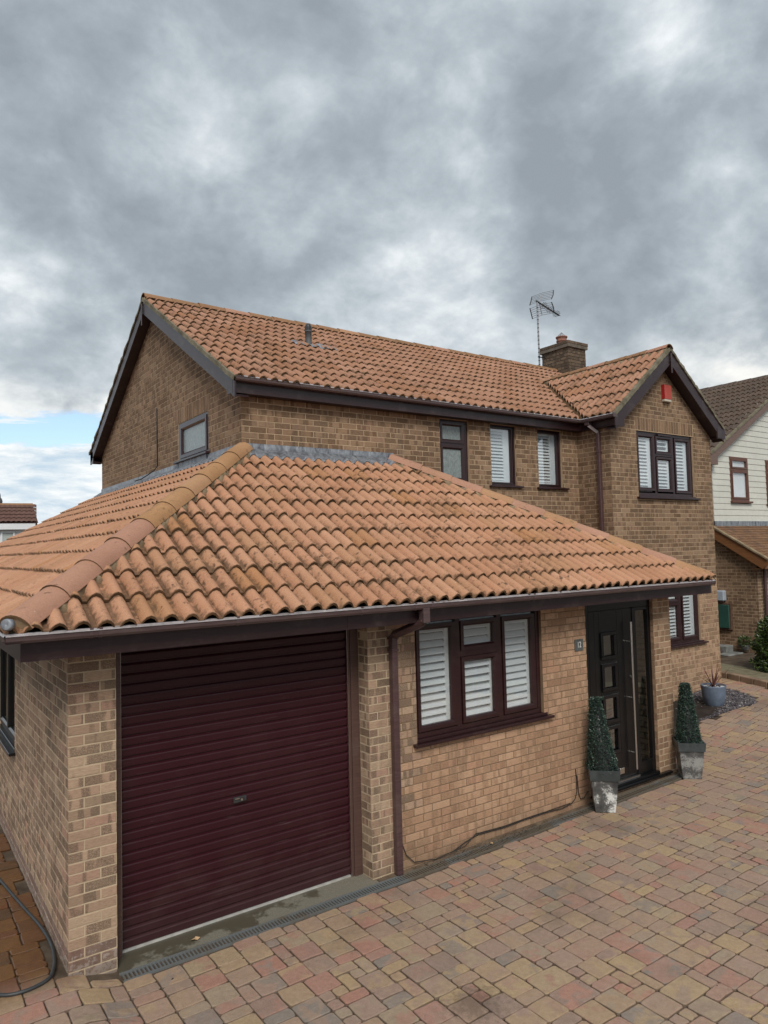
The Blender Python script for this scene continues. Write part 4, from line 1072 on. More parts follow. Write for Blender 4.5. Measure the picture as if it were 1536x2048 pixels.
# --- windows
def pane_glass(par, P4, mat='glass'):
    MB().add(P4, [(0, 1, 2, 3)]).build('pane', M[mat], par)
def window(origin, ud, nd_, outer, lights, mat='upvc', sill=None, fw=0.05, plane=0.035, glassmat='glass', shutters=None, room=True, dividers=(), sashw=0.055, hidden=False, sillz=None):
    """outer=(s0,s1,z0,z1); lights=[(s0,s1,z0,z1,kind)] visible glass rects"""
    ox, oy = origin; ux, uy = ud; wx, wy = nd_
    def PT(s, z, d): return (ox + ux * s - wx * d, oy + uy * s - wy * d, z)
    def BX(mb, s0, s1, z0, z1, d0, d1):
        v = [PT(s0, z0, d0), PT(s1, z0, d0), PT(s1, z0, d1), PT(s0, z0, d1), PT(s0, z1, d0), PT(s1, z1, d0), PT(s1, z1, d1), PT(s0, z1, d1)]
        mb.add(v, [(0, 1, 5, 4), (1, 2, 6, 5), (2, 3, 7, 6), (3, 0, 4, 7), (4, 5, 6, 7), (0, 3, 2, 1)])
    s0, s1, z0, z1 = outer
    # frame = full rectangle minus lights, as a grid of bars
    mb = MB(); sx_ = sorted(set([s0, s1] + [v for l in lights for v in (l[0] - sashw, l[1] + sashw)]))
    fr = MB()
    BX(fr, s0, s1, z0, z0 + fw, plane, plane + .07); BX(fr, s0, s1, z1 - fw, z1, plane, plane + .07)
    BX(fr, s0, s0 + fw, z0 + fw, z1 - fw, plane, plane + .07); BX(fr, s1 - fw, s1, z0 + fw, z1 - fw, plane, plane + .07)
    win = fr.build('window', M[mat], house if not isinstance(mat, tuple) else mat[1], bevel=.003)
    for d in dividers:
        m2 = MB(); BX(m2, d[0], d[1], d[2], d[3], plane + .001, plane + .066); m2.build('mullion', M[mat], win, bevel=.003)
    for (a, b, c, d, kind) in lights:
        m2 = MB(); w_ = sashw
        o0, o1, o2, o3 = a - w_, b + w_, c - w_, d + w_
        P1, P2 = plane - .012, plane + .045
        # bevelled sash ring
        vo = [PT(o0, o2, P1), PT(o1, o2, P1), PT(o1, o3, P1), PT(o0, o3, P1)]
        k = w_ * .35
        vm = [PT(a - k, c - k, P1), PT(b + k, c - k, P1), PT(b + k, d + k, P1), PT(a - k, d + k, P1)]
        vi = [PT(a, c, P1 + .018), PT(b, c, P1 + .018), PT(b, d, P1 + .018), PT(a, d, P1 + .018)]
        vb = [PT(a, c, P2), PT(b, c, P2), PT(b, d, P2), PT(a, d, P2)]
        vob = [PT(o0, o2, P2), PT(o1, o2, P2), PT(o1, o3, P2), PT(o0, o3, P2)]
        V_ = vo + vm + vi + vb + vob; fs = []
        for i in range(4):
            j = (i + 1) % 4
            fs += [(i, j, 4 + j, 4 + i), (4 + i, 4 + j, 8 + j, 8 + i), (8 + i, 8 + j, 12 + j, 12 + i), (16 + i, 16 + j, j, i)]
        m2.add(V_, fs); sash = m2.build('sash', M[mat], win)
        gp = plane + .02
        pane_glass(win, [PT(a - .004, c - .004, gp), PT(b + .004, c - .004, gp), PT(b + .004, d + .004, gp), PT(a - .004, d + .004, gp)], 'frosted' if kind == 'frosted' else 'glass')
    if shutters:
        for (a, b, c, d, pitch, tilt, stile_l, stile_r) in shutters:
            D = plane + .058
            m2 = MB(); 
            if stile_r: BX(m2, b - stile_r, b, c, d, D - .014, D + .014)
            if stile_l: BX(m2, a, a + stile_l, c, d, D - .014, D + .014)
            BX(m2, a + stile_l + .001, b - stile_r - .001, c, c + .035, D - .013, D + .013); BX(m2, a + stile_l + .001, b - stile_r - .001, d - .035, d, D - .013, D + .013)
            m2.build('shutter_frame', M['louvre'], win, bevel=.003)
            nl = max(1, int((d - c - .07) / pitch)); pp = (d - c - .07) / nl
            la, lb = a + stile_l, b - stile_r
            mlv = MB(); hw = pp * .54; ct, st_ = math.cos(tilt), math.sin(tilt)
            P_ = []
            for th in range(8):
                t = 2 * math.pi * th / 8; e, f = hw * math.cos(t), .006 * math.sin(t)
                P_.append((e * ct - f * st_, e * st_ + f * ct))   # (depth, height)
            vs = [PT(la, v, D + u) for u, v in P_] + [PT(lb, v, D + u) for u, v in P_]
            vs = [(x_, y_, z_) for x_, y_, z_ in vs]
            mlv.add(vs, [(i, (i + 1) % 8, 8 + (i + 1) % 8, 8 + i) for i in range(8)], smooth=False)
            me = mlv.mesh('louvre', M['louvre'])
            for k in range(nl):
                inst('louvre', me, Matrix.Translation((0, 0, c + .035 + pp * (k + .5))), win)
    if room:
        m2 = MB(); D0, D1 = plane + .072, plane + .75
        q = [(s0 - .3, z0 - .3), (s1 + .3, z0 - .3), (s1 + .3, z1 + .1), (s0 - .3, z1 + .1)]
        f_ = [PT(a, b, D0) for a, b in q]; b_ = [PT(a, b, D1) for a, b in q]
        m2.add(f_ + b_, [(4, 5, 6, 7)] + [(i, (i + 1) % 4, 4 + (i + 1) % 4, 4 + i) for i in range(4)]); m2.build('room_lining', M['room'], win)
    if sill:
        m2 = MB(); a, b, zt, pj = sill
        BX(m2, a, b, zt - .028, zt, -pj, plane + .02); BX(m2, a + .05, b - .05, zt + .0005, z0 - .0005, -.005, plane + .03)
        m2.build('sill', M[mat], win, bevel=.004)
    return win
F0 = ((0, 0), (1, 0), (0, -1))
window(*F0, (3.155, 4.93, 1.085, 2.262), [(3.245, 3.64, 1.20, 2.13, 'g'), (3.825, 4.228, 1.935, 2.13, 'g'), (3.825, 4.228, 1.20, 1.76, 'g'), (4.41, 4.80, 1.20, 2.13, 'g')],
       sill=(3.10, 5.04, 1.052, .06), dividers=[(3.70, 3.765, 1.13, 2.22), (4.288, 4.352, 1.13, 2.22), (3.766, 4.287, 1.815, 1.88)],
       shutters=[(3.16, 3.72, 1.16, 2.20, .074, .86, 0, .13), (3.78, 4.30, 1.16, 1.80, .074, .86, 0, .10), (3.78, 4.30, 1.89, 2.20, .074, .9, 0, .10), (4.34, 4.86, 1.16, 2.20, .072, 1.02, 0, .10)])
U0 = ((0, DY), (1, 0), (0, -1))
window(*U0, (5.625, 6.185, 3.935, 4.862), [(5.705, 6.065, 4.565, 4.77, 'frosted'), (5.705, 6.065, 3.99, 4.42, 'frosted')], dividers=[(5.675, 6.135, 4.47, 4.52)], room=False)
for (a, b) in ((6.645, 7.195), (7.705, 8.275)):
    window(*U0, (a, b, 3.905, 4.862), [(a + .028, b - .085, 3.955, 4.80, 'g')], sill=(a - .06, b + .11, 3.895, .05), fw=0.028, sashw=.022,
           shutters=[(a + .03, b - .085, 3.95, 4.80, .050, 0.95, 0, .13)])
window((XG, 0), (0, 1), (-1, 0), (3.58, 4.77, 4.31, 4.872), [(3.70, 4.615, 4.42, 4.765, 'frosted')], sill=(3.53, 4.86, 4.318, .06), room=False, fw=.06, sashw=.07, plane=.004)
box('trickle_vent', (XG - .005, 3.95, 4.80), (XG + .03, 4.35, 4.825), 'upvc')
W0 = ((0, 1.812), (1, 0), (0, -1))
window(*W0, (9.405, 11.08, 3.75, 4.862), [(9.50, 9.872, 3.895, 4.765, 'g'), (10.03, 10.406, 4.55, 4.755, 'g'), (10.03, 10.406, 3.885, 4.39, 'g'), (10.59, 10.965, 3.87, 4.75, 'g')],
       sill=(9.34, 11.16, 3.725, .06), dividers=[(9.925, 9.98, 3.80, 4.81), (10.46, 10.515, 3.80, 4.81), (9.981, 10.459, 4.455, 4.50)],
       shutters=[(9.42, 9.90, 3.83, 4.80, .058, .80, 0, .12), (9.96, 10.48, 3.83, 4.44, .058, .80, 0, .12), (9.96, 10.48, 4.50, 4.80, .068, .5, 0, .12), (10.50, 11.0, 3.83, 4.80, .058, .80, 0, .12)])
box('trickle_vent', (10.02, 1.812, 4.815), (10.42, 1.84, 4.845), 'upvc')
window(*W0, (9.405, 11.055, 1.155, 2.255), [(9.50, 9.85, 1.27, 2.15, 'g'), (10.03, 10.41, 1.93, 2.15, 'g'), (10.03, 10.41, 1.27, 1.81, 'g'), (10.60, 10.975, 1.26, 2.15, 'g')],
       sill=(9.34, 11.20, 1.13, .06), dividers=[(9.925, 9.98, 1.2, 2.2), (10.475, 10.53, 1.2, 2.2), (9.981, 10.474, 1.85, 1.90)],
       shutters=[(9.42, 9.90, 1.20, 2.20, .058, .62, 0, .10), (9.96, 10.48, 1.20, 2.20, .058, .62, 0, .08), (10.50, 11.02, 1.20, 2.20, .058, .62, 0, .16)])
S0 = ((0, 0), (0, 1), (-1, 0))
window(*S0, (2.56, 3.89, 1.03, 2.262), [(2.66, 3.18, 1.13, 2.16, 'g'), (3.30, 3.80, 1.13, 2.16, 'g')], mat='black_door', sill=(2.50, 3.95, 1.0, .06), dividers=[(3.22, 3.26, 1.08, 2.2)])

# --- garage door
gd = empty('garage_door', (1.4, .2, -.085)); parent(gd, house); gd.location = (1.4, .2, -.085); gd.matrix_parent_inverse = Matrix.Translation((-5, -3, 0))
SP = 0.0806; z = -0.062; prof = [(.000, 0.0), (.013, .050 / SP * SP), (.013, .054), (.0, .062), (.0, .0665), (.006, .070), (.006, .0745), (.0, SP)]
prof = [(0.012, 0.0), (0.0135, 0.048), (0.010, 0.056), (0.0005, 0.0625), (-0.003, 0.066), (-0.003, 0.0745), (0.012, 0.0806)]
mb = MB(); vs = []
for x_ in (0.36, 2.535): vs += [(x_, -d, h) for d, h in prof]
n = len(prof)
mb.add(vs, [(i, n + i, n + i + 1, i + 1) for i in range(n - 1)])
me = mb.mesh('slat', M['garage'])
k = 0
while z < 2.33:
    inst('slat', me, Matrix.Translation((0, .215, z)), gd); z += SP; k += 1
box('bottom_seal', (0.415, .188, -.082), (2.48, .225, -.069), 'seal_grey', gd)
hd = box('lock_plate', (1.335, .182, .835), (1.452, .204, .882), 'lock_grey', gd, .004)
box('lock_recess', (1.345, .1745, .868), (1.385, .178, .875), 'steel', gd)
mb = MB(); mb.tube([(1.402, .178, .86), (1.402, .168, .86)], .0095, 12); mb.build('lock_barrel', M['steel'], gd)
box('thumb_lever', (1.425, .170, .845), (1.445, .182, .876), 'lock_grey', gd, .003)
gf = box('door_frame', (2.515, .165, -.088), (2.600, .235, 2.29), 'gfpost', house, .004)
box('guide_rail', (2.488, .18, -.088), (2.515, .212, 2.29), 'gfpost', gf, .003)
box('guide_edge', (2.4845, .178, -.08), (2.4878, .186, 2.26), 'steel', gf)
box('door_frame', (.337, .130, -.088), (.404, .235, 2.29), 'gfpost', house, .004)
box('guide_edge', (.406, .150, -.08), (.410, .16, 2.26), 'steel', gf)
box('garage_back', (0.3, .36, -.1), (2.7, .37, 2.3), 'room')
box('garage_lintel', (.336, .10, 2.26), (2.60, .20, 2.275), 'soffit')

# --- entrance door with side light
ent = box('door_frame', (5.69, .045, -.02), (5.79, .11, 2.28), 'black_door', house, .004)
box('head', (5.79, .045, 2.13), (7.007, .11, 2.28), 'black_door', ent, .004)
box('post', (6.635, .040, .03), (6.70, .11, 2.129), 'black_door', ent, .004)
box('post', (6.955, .045, -.02), (7.007, .11, 2.129), 'black_door', ent, .004)
box('rail', (6.70, .047, .05), (6.955, .11, .20), 'black_door', ent, .004)
box('rail', (6.70, .048, 2.085), (6.955, .11, 2.129), 'black_door', ent, .004)
box('threshold', (5.66, -.055, -.012), (7.215, .11, .018), 'black_door', ent, .004)
box('threshold_step', (5.75, -.015, .018), (7.0, .11, .05), 'black_door', ent, .004)
box('weather_bar', (5.80, .008, .052), (6.62, .045, .070), 'steel', ent)
fd = MB()
WIN = [(6.035, 6.24, 1.577, 1.826), (6.045, 6.25, 1.195, 1.447), (6.055, 6.26, .812, 1.070), (6.065, 6.27, .440, .695)]
WIN = [(6.05, 6.255, a, b) for (_, _, a, b) in WIN]
zc_ = sorted([0.075] + [v for w_ in WIN for v in w_[2:]] + [2.125])
leaf = MB()
for i in range(len(zc_) - 1):
    a, b = zc_[i], zc_[i + 1]
    if i % 2 == 0: leaf.box((5.80, .052, a), (6.632, .095, b))
    else: leaf.box((5.80, .052, a), (6.05, .095, b)); leaf.box((6.255, .052, a), (6.632, .095, b))
door = leaf.build('front_door', M['black_door'], house)
door['label'] = 'black entrance door with four small panes and a long steel bar'
for xg_ in (5.90, 5.99, 6.33, 6.45):
    box('groove', (xg_, .0505, .09), (xg_ + .004, .052, 2.11), 'black_gloss', door)
for (a, b, c, d) in WIN:
    m2 = MB(); w_ = .045
    for i, (q0, q1, q2, q3) in enumerate(((a - w_, b + w_, c - w_, c), (a - w_, b + w_, d, d + w_), (a - w_, a, c, d), (b, b + w_, c, d))):
        m2.box((q0, .030, q2), (q1, .052, q3))
    m2.build('pane_surround', M['black_gloss'], door, bevel=.006)
    MB().add([(a, .062, c), (b, .062, c), (b, .062, d), (a, .062, d)], [(0, 1, 2, 3)]).build('pane', M['glass'], door)
mb = MB(); mb.tube([(6.515, -.020, .165), (6.515, -.020, 1.965)], .0165, 14); bar = mb.build('pull_bar', M['steel'], door)
for zb_ in (.36, 1.03, 1.72): 
    MB().tube([(6.515, -.02, zb_), (6.515, .052, zb_)], .008, 8).build('bar_stand', M['steel'], bar)
MB().tube([(6.565, .052, 1.28), (6.565, .035, 1.28)], .017, 12).build('lock_barrel', M['steel'], door)
box('plate', (6.275, .040, .13), (6.36, .052, .20), 'steel', door, .003)
MB().add([(6.70, .075, .20), (6.955, .075, .20), (6.955, .075, 2.085), (6.70, .075, 2.085)], [(0, 1, 2, 3)]).build('pane', M['glass'], ent)
M['hall'] = plain('hall', (0.27, 0.25, 0.22), 0.8, 0.25, 2)
box('hall_lining', (5.6, .60, -.02), (7.3, .62, 2.4), 'hall')
box('hall_floor', (5.6, .111, -.03), (7.3, 1.0, -.021), 'room')
box('step_course', (5.66, .0, -.10), (7.2, .05, -.013), 'brick_infill')

# --- vent pipe, chimney
vb = Vector((4.53, 4.44, 6.24))
mb = MB(); mb.lathe([(.075, -.06), (.068, 0), (.055, .06), (.052, .12), (.052, .26), (.058, .262), (.058, .285), (.052, .287)], vb, 14)
vp = mb.build('vent_pipe', M['dark_vent'], mroof)
mb = MB(); mb.lathe([(.048, .287), (.052, .34), (.046, .375), (.022, .40), (0, .403)], vb, 14); cg = mb.build('cowl', M['blackpl'], vp)
for k in range(10):
    a = 2 * math.pi * k / 10
    MB().tube([vb + Vector((.055 * math.cos(a), .055 * math.sin(a), .287)), vb + Vector((.057 * math.cos(a), .057 * math.sin(a), .34)), vb + Vector((.03 * math.cos(a), .03 * math.sin(a), .405))], .004, 4).build('cowl_rib', M['dark_vent'], cg)
def on_main(x_, y_, off=0.0): return Vector((x_, y_, MZ + (y_ - MY) * TMn + off))
mb = MB(); vs = []
for i in range(11):
    for j in range(5):
        x_ = 4.22 + i * .075; y_ = 4.26 + j * .06; vs.append(on_main(x_, y_, .062 + .03 * abs(math.sin(i * 1.05)) + random.uniform(-.006, .006)))
mb.add(vs, [(i * 5 + j, i * 5 + 5 + j, i * 5 + 6 + j, i * 5 + 1 + j) for i in range(10) for j in range(4) if random.random() < .85], smooth=True); mb.build('lead_slate', M['lead'], vp)

CX0, CX1, CY0, CY1 = 12.08, 12.70, 5.45, 6.27
ch = MB().box((CX0 + .006, CY0 + .006, 6.6), (CX1 - .006, CY1 - .006, 7.76)).build('chimney', M['mortar_grey'], mroof)
def ring_course(x0, x1, y0, y1, z, k, ex=0.0, H=.065):
    x0 -= ex; x1 += ex; y0 -= ex; y1 += ex
    for (o_, u_, n2, L_) in (((x0, y0), (1, 0), (0, -1), x1 - x0), ((x1, y0), (0, 1), (1, 0), y1 - y0), ((x1, y1), (-1, 0), (0, 1), x1 - x0), ((x0, y1), (0, -1), (-1, 0), y1 - y0)):
        s = 0.002; first = True
        while s < L_ - .02:
            L = .1025 if first and k % 2 else .215; first = False
            f = min(s + L, L_ - .002); 
            LL = round((f - s) / .005) * .005
            mbq, me = brick_mesh(LL, H, 'brick_chimney')
            R = Matrix(((u_[0], -n2[0], 0, 0), (u_[1], -n2[1], 0, 0), (0, 0, 1, 0), (0, 0, 0, 1)))
            m4 = Matrix.Translation((o_[0] + u_[0] * s + n2[0] * random.uniform(0, .005), o_[1] + u_[1] * s + n2[1] * random.uniform(0, .005), z + random.uniform(-.002, .002))) @ R
            bricks.add(mbq, [M['brick_chimney']], ch, (o_[0], o_[1], z), .003, m4, me)
            s = f + .01
for k in range(16): ring_course(CX0, CX1, CY0, CY1, 6.50 + k * .075 - .002, k, 0.0 if k < 13 else 0.0)
ring_course(CX0, CX1, CY0, CY1, 7.615, 1, .022); ring_course(CX0, CX1, CY0, CY1, 7.690, 0, .045)
mb = MB(); mb.box((CX0 - .04, CY0 - .04, 7.61), (CX1 + .04, CY1 + .04, 7.755)); mb.build('chimney_cap', M['mortar_grey'], ch)
mb = MB(); cc = (12.32, 5.84, 7.75); mb.lathe([(.15, 0), (.13, .03), (.118, .06), (.118, .10), (.13, .105), (.13, .125), (.118, .13), (.125, .19), (.14, .20), (.14, .225), (.115, .23), (.10, .17)], cc, 20)
cp = mb.build('chimney_pot', M['pot_red'], ch)
m2 = MB()
for k in range(14):
    a = 2 * math.pi * k / 14; m2.tube([(cc[0] + .12 * math.cos(a), cc[1] + .12 * math.sin(a), cc[2] + .22), (cc[0], cc[1], cc[2] + .34)], .0035, 4)
m2.build('bird_guard', M['alu'], cp)

bricks.finish('brickwork'); tiles.finish('roof_tiles')

# ------------------------------------------------------------------ drain and threshold
dr = empty('drain_channel', (2.8, -.12, -.09), 'long slotted steel drain channel running along the foot of the garage and window wall', 'drain')
zf = lambda x_: G(x_) - .002
mb = MB(); mb.box((0.33, DR0, -.16), (7.36, DR1, -.135)); mb.build('trough', M['deck'], dr)
for (ya, yb) in ((DR0 + .002, DR0 + .018), (DR1 - .018, DR1 - .002)):
    mb = MB(); n = 14; vs = []
    for i in range(n + 1):
        x_ = .33 + 7.03 * i / n; z_ = zf(x_); vs += [(x_, ya, z_), (x_, yb, z_), (x_, yb, z_ - .05), (x_, ya, z_ - .05)]
    mb.add(vs, [(i * 4 + c, i * 4 + 4 + c, i * 4 + 4 + (c + 1) % 4, i * 4 + (c + 1) % 4) for i in range(n) for c in range(4)]); mb.build('rail', M['iron'], dr)
mb = MB(); mb.box((-.0065, DR0 + .018, -.022), (.0065, DR1 - .018, 0)); gme = mb.mesh('grate_bar', M['iron'])
x_ = .35
while x_ < 7.3:
    inst('grate_bar', gme, Matrix.Translation((x_, 0, zf(x_) - .003)), dr); x_ += .0285 if x_ < 5.0 else 0.05
thr = empty('threshold_slab', (1.4, .1, -.09), kind='structure')
mb = MB(); vs = []; n = 20
for i in range(n + 1):
    xx = .334 + 2.30 * i / n; vs += [(xx, DR1, G(xx) - .004), (xx, .24, G(xx) + .004)]
mb.add(vs, [(i * 2, i * 2 + 2, i * 2 + 3, i * 2 + 1) for i in range(n)])
def wet_conc():
    m, nt, b = new_mat('wet_concrete'); pos = nd(nt, 'NewGeometry').outputs['Position']; ps = nd(nt, 'SeparateXYZ', {0: pos})
    n = noise(nt, pos, 4, 6, .65); n2 = noise(nt, pos, 90, 4, .6)
    dry = ramp(nt, n2, [(.3, (.13, .118, .09)), (.7, (.22, .20, .155))])
    w = sstep(nt, mth(nt, 'ADD', mth(nt, 'MULTIPLY', ps.outputs[0], -.16), mth(nt, 'ADD', n, mth(nt, 'MULTIPLY', ps.outputs[1], .8))), .31, .42)
    setc(nt, b, mixc(nt, w, dry, (.085, .074, .052)))
    nt.links.new(nd(nt, 'MapRange', {0: w, 3: .9, 4: .35}).outputs[0], b.inputs['Roughness']); return m
M['wetc'] = wet_conc()
mb.build('slab', M['wetc'], thr)
mb = MB(); vs = []; n = 30
for i in range(n + 1):
    xx = 2.64 + 4.73 * i / n; vs += [(xx, DR1, G(xx) - .006), (xx, .02, G(xx) + .002)]
mb.add(vs, [(i * 2, i * 2 + 2, i * 2 + 3, i * 2 + 1) for i in range(n)]); mb.build('margin', M['margin'], thr)
# debris: moss and dead leaves on the grate
mb = MB(); T = []
for k in range(420):
    t = random.random(); xx = random.choice([random.gauss(3.35, .25), random.gauss(4.05, .25), random.gauss(4.5, .18), random.uniform(2.8, 5.4)])
    yy = -.075 + abs(random.gauss(0, .035)) * random.choice((-1.5, 1)); 
    if yy > -.012 or xx < 2.93 or xx > 5.45: continue
    s = random.uniform(.003, .010); a = random.uniform(0, 6.28); z_ = G(xx) + random.uniform(0, .012)
    p = Vector((xx, yy, z_)); u = Vector((math.cos(a), math.sin(a), random.uniform(-.4, .4))) * s; v = Vector((-math.sin(a), math.cos(a), random.uniform(-.4, .4))) * s * .5
    mb.add([p - u, p - v, p + u, p + v], [(0, 1, 2, 3)]); T.append(random.random())
tag(mb.build('leaf_litter', M['soil'], tint=T), 'dark moss and leaf litter lying on the drain below the window', 'litter', kind='stuff')
def dead_leaf(p, s, label):
    mb = MB(); pts = []
    for i in range(10):
        a = 2 * math.pi * i / 10; r = s * (1 if i % 2 == 0 else .62) * random.uniform(.8, 1.1); pts.append((p[0] + r * math.cos(a), p[1] + r * .55 * math.sin(a), p[2] + .012 + .010 * math.sin(a * 2)))
    mb.add([(p[0], p[1], p[2] + .020)] + pts, [(0, 1 + i, 1 + (i + 1) % 10) for i in range(10)])
    tag(mb.build('dead_leaf', M['leafdead']), label, 'leaf')
dead_leaf((.93, .03, G(.93)), .045, 'curled tan leaf on the wet concrete below the garage door')
dead_leaf((3.98, -.10, G(3.98)), .03, 'dry tan leaf on the drain grate below the window')

# ------------------------------------------------------------------ slate bed, kerb, neighbour's patio
mb = MB(); bz = lambda x_, y_: G(x_) - .008
mb.add([(a, b, bz(a, b) - .0) for a, b in BED], [tuple(range(len(BED)))])
tag(mb.build('flower_bed', M['soil']), kind='structure')
mb = MB(); T = []
c = 0
while c < 13000:
    x_, y_ = random.uniform(7.4, 11.3), random.uniform(.2, 1.82)
    if not in_poly(x_, y_, BED): continue
    if x_ < 8.2 and random.random() < .8: continue
    s = random.uniform(.012, .034); a = random.uniform(0, 6.28); z_ = bz(x_, y_) + random.uniform(.003, .022)
    p = Vector((x_, y_, z_)); u = Vector((math.cos(a), math.sin(a), random.uniform(-.5, .5))) * s; v = Vector((-math.sin(a), math.cos(a), random.uniform(-.5, .5))) * s * .6
    n_ = u.cross(v).normalized() * .004
    q = [p - u, p - v * .8, p + u * .9, p + v]
    mb.add([k_ + n_ for k_ in q] + [k_ - n_ for k_ in q], [(0, 1, 2, 3), (0, 4, 5, 1), (1, 5, 6, 2), (2, 6, 7, 3), (3, 7, 4, 0)]); T += [random.random()] * 5
    c += 1
def slate_mat():
    m, nt, b = new_mat('slate_chips'); r = seed01(nt)
    setc(nt, b, ramp(nt, r, [(0, (.035, .030, .034)), (.5, (.085, .072, .080)), (.85, (.15, .13, .14)), (1, (.30, .28, .27))])); b.inputs['Roughness'].default_value = .55; return m
tag(mb.build('slate_chippings', slate_mat(), tint=T), 'plum grey slate chippings spread round the blue pot', 'chippings', kind='stuff')

kb = empty('kerb', (12, 1, .3), kind='structure')
yk = -6.5
while yk < 3.6:
    y2 = yk + .30; x0a, x0b = kerb_x(yk), kerb_x(y2); g_ = .004
    a = Vector((x0a, yk + g_, 0)); b = Vector((x0b, y2 - g_, 0)); zt0, zt1 = G(x0a) + .11, G(x0b) + .11
    o1 = Vector((.16, 0, 0))
    vs = [a + Vector((0, 0, zt0 - .2)), b + Vector((0, 0, zt1 - .2)), b + o1 + Vector((0, 0, zt1 - .2)), a + o1 + Vector((0, 0, zt0 - .2)), a + Vector((0, 0, zt0)), b + Vector((0, 0, zt1)), b + o1 + Vector((0, 0, zt1)), a + o1 + Vector((0, 0, zt0))]
    MB().add(vs, [(0, 3, 2, 1), (4, 7, 6, 5)[::-1], (0, 1, 5, 4)[::-1], (1, 2, 6, 5)[::-1], (2, 3, 7, 6)[::-1], (3, 0, 4, 7)[::-1]]).build('kerb_stone', M['kerb'], kb, bevel=.012)
    yk = y2
mb = MB(); vs = []; n = 40
for i in range(n + 1):
    y_ = -6.5 + 10.2 * i / n + (.0); x_ = kerb_x(y_) + .16
    vs += [(x_, y_, G(x_) + .085), (15.6, y_, .16), (24, y_, .06)]
vs2 = [(v[0], v[1], v[2]) for v in vs]
mb.add(vs2, [(i * 3 + c, i * 3 + 1 + c, i * 3 + 4 + c, i * 3 + 3 + c) for i in range(n) for c in (0, 1)], smooth=True)
mb.add([(kerb_x(3.7) + .16, 3.7, .36), (15.6, 3.7, .16), (15.6, 12, .1), (12.8, 12, .2)], [(0, 1, 2, 3)])
def patio_mat():
    m, nt, b = new_mat('mossy_ground'); pos = nd(nt, 'NewGeometry').outputs['Position']
    n = noise(nt, pos, 6, 6, .65); n2 = noise(nt, pos, 60, 3, .6)
    setc(nt, b, ramp(nt, mth(nt, 'ADD', mth(nt, 'MULTIPLY', n, .7), mth(nt, 'MULTIPLY', n2, .3)), [(.35, (.10, .085, .05)), (.5, (.17, .15, .085)), (.65, (.25, .21, .145))])); b.inputs['Roughness'].default_value = .95
    bump(nt, b, n2, .6, .01); return m
tag(mb.build('neighbour_ground', patio_mat()), kind='structure')

# ------------------------------------------------------------------ things in front of the house
def planter(cx, cy, top, base, h, rim, label, ang=46, body='zinc'):
    z0 = G(cx) + .001; P0 = empty('planter', (cx, cy, z0), label, 'planter', 'tapered zinc planters either side of the front door')
    A = Matrix.Rotation(math.radians(ang), 4, 'Z')
    def ring(w, z): return [(-w / 2, -w / 2, z), (w / 2, -w / 2, z), (w / 2, w / 2, z), (-w / 2, w / 2, z)]
    def loft(rs):
        mb = MB(); vs = [v for r in rs for v in r]
        mb.add(vs, [(i * 4 + k, i * 4 + (k + 1) % 4, i * 4 + 4 + (k + 1) % 4, i * 4 + 4 + k) for i in range(len(rs) - 1) for k in range(4)]); return mb
    mb = loft([ring(base - .02, .0), ring(base, .006), ring(base + (top - .03 - base) * .5, (h - rim) * .5), ring(top - .03, h - rim)]); mb.add(ring(base, .002), [(0, 3, 2, 1)])
    o = mb.build('pot_body', M[body]); o.parent = P0; o.matrix_basis = A
    mb = loft([ring(top - .03, h - rim - .004), ring(top - .004, h - rim), ring(top + .016, h), ring(top - .014, h), ring(top - .03, h - .05)])
    o = mb.build('rim', M['zinc_rim'], bevel=.0); o.parent = P0; o.matrix_basis = A
    mb = MB(); mb.add(ring(top - .02, h - .03), [(0, 1, 2, 3)]); o = mb.build('soil', M['soil']); o.parent = P0; o.matrix_basis = A
    return z0
def topiary(cx, cy, z0, rb, rt, h, lean, label, n=11000):
    mb = MB(); T = []
    mb.lathe([(rb * .9, 0), (rt * .8, h * .98), (0, h)], (0, 0, 0), 14); T += [.02] * len(mb.f)
    mb2 = MB(); T2 = []
    for k in range(n):
        t = random.random() ** 1.25; 
        a = random.uniform(0, 6.2832); sq = 1 / max(abs(math.cos(a - .8)), abs(math.sin(a - .8))); f = .55 + .45 * sq if sq < 1.2 else .55 + .45 * 1.2
        r = (rb + (rt - rb) * t) * (f * .93) * (1 + .05 * math.sin(9 * a + 20 * t)) + random.gauss(0, .008) + (random.uniform(0, .028) if random.random() < .06 else 0)
        zz_ = h * t + random.uniform(-.01, .01)
        if k < n * .05: r = random.random() * rt; zz_ = h + random.uniform(-.01, .015)
        lx, ly = lean[0] * t, lean[1] * t
        p = Vector((r * math.cos(a) + lx, r * math.sin(a) + ly, zz_)); s = random.uniform(.007, .012)
        d = Vector((math.cos(a) + random.uniform(-.9, .9), math.sin(a) + random.uniform(-.9, .9), random.uniform(-.7, 1.0))).normalized(); e = d.cross(Vector((random.uniform(-1, 1), random.uniform(-1, 1), random.uniform(-1, 1)))).normalized()
        mb2.add([p - d * s, p + e * s * .55, p + d * s, p - e * s * .55], [(0, 1, 2, 3)]); T2.append(random.random())
    root = empty('topiary_bush', (cx, cy, z0), label, 'topiary', 'clipped topiary pyramids by the front door')
    for (b_, nm, t_, mt) in ((mb, 'core', None, M['blackpl']), (mb2, 'foliage', T2, M['topiary'])):
        if nm == 'core':
            b_.v = [(v[0] + lean[0] * v[2] / h, v[1] + lean[1] * v[2] / h, v[2]) for v in b_.v]
            b_.v = [(v[0] * .9, v[1] * .9, v[2] * .97) for v in b_.v]
        o = b_.build(nm, mt, tint=t_); o.parent = root
        if nm == 'foliage': o['kind'] = 'stuff'
    return root
z1 = planter(5.60, -.235, .32, .215, .475, .115, 'zinc planter with large white worn patches left of the front door')
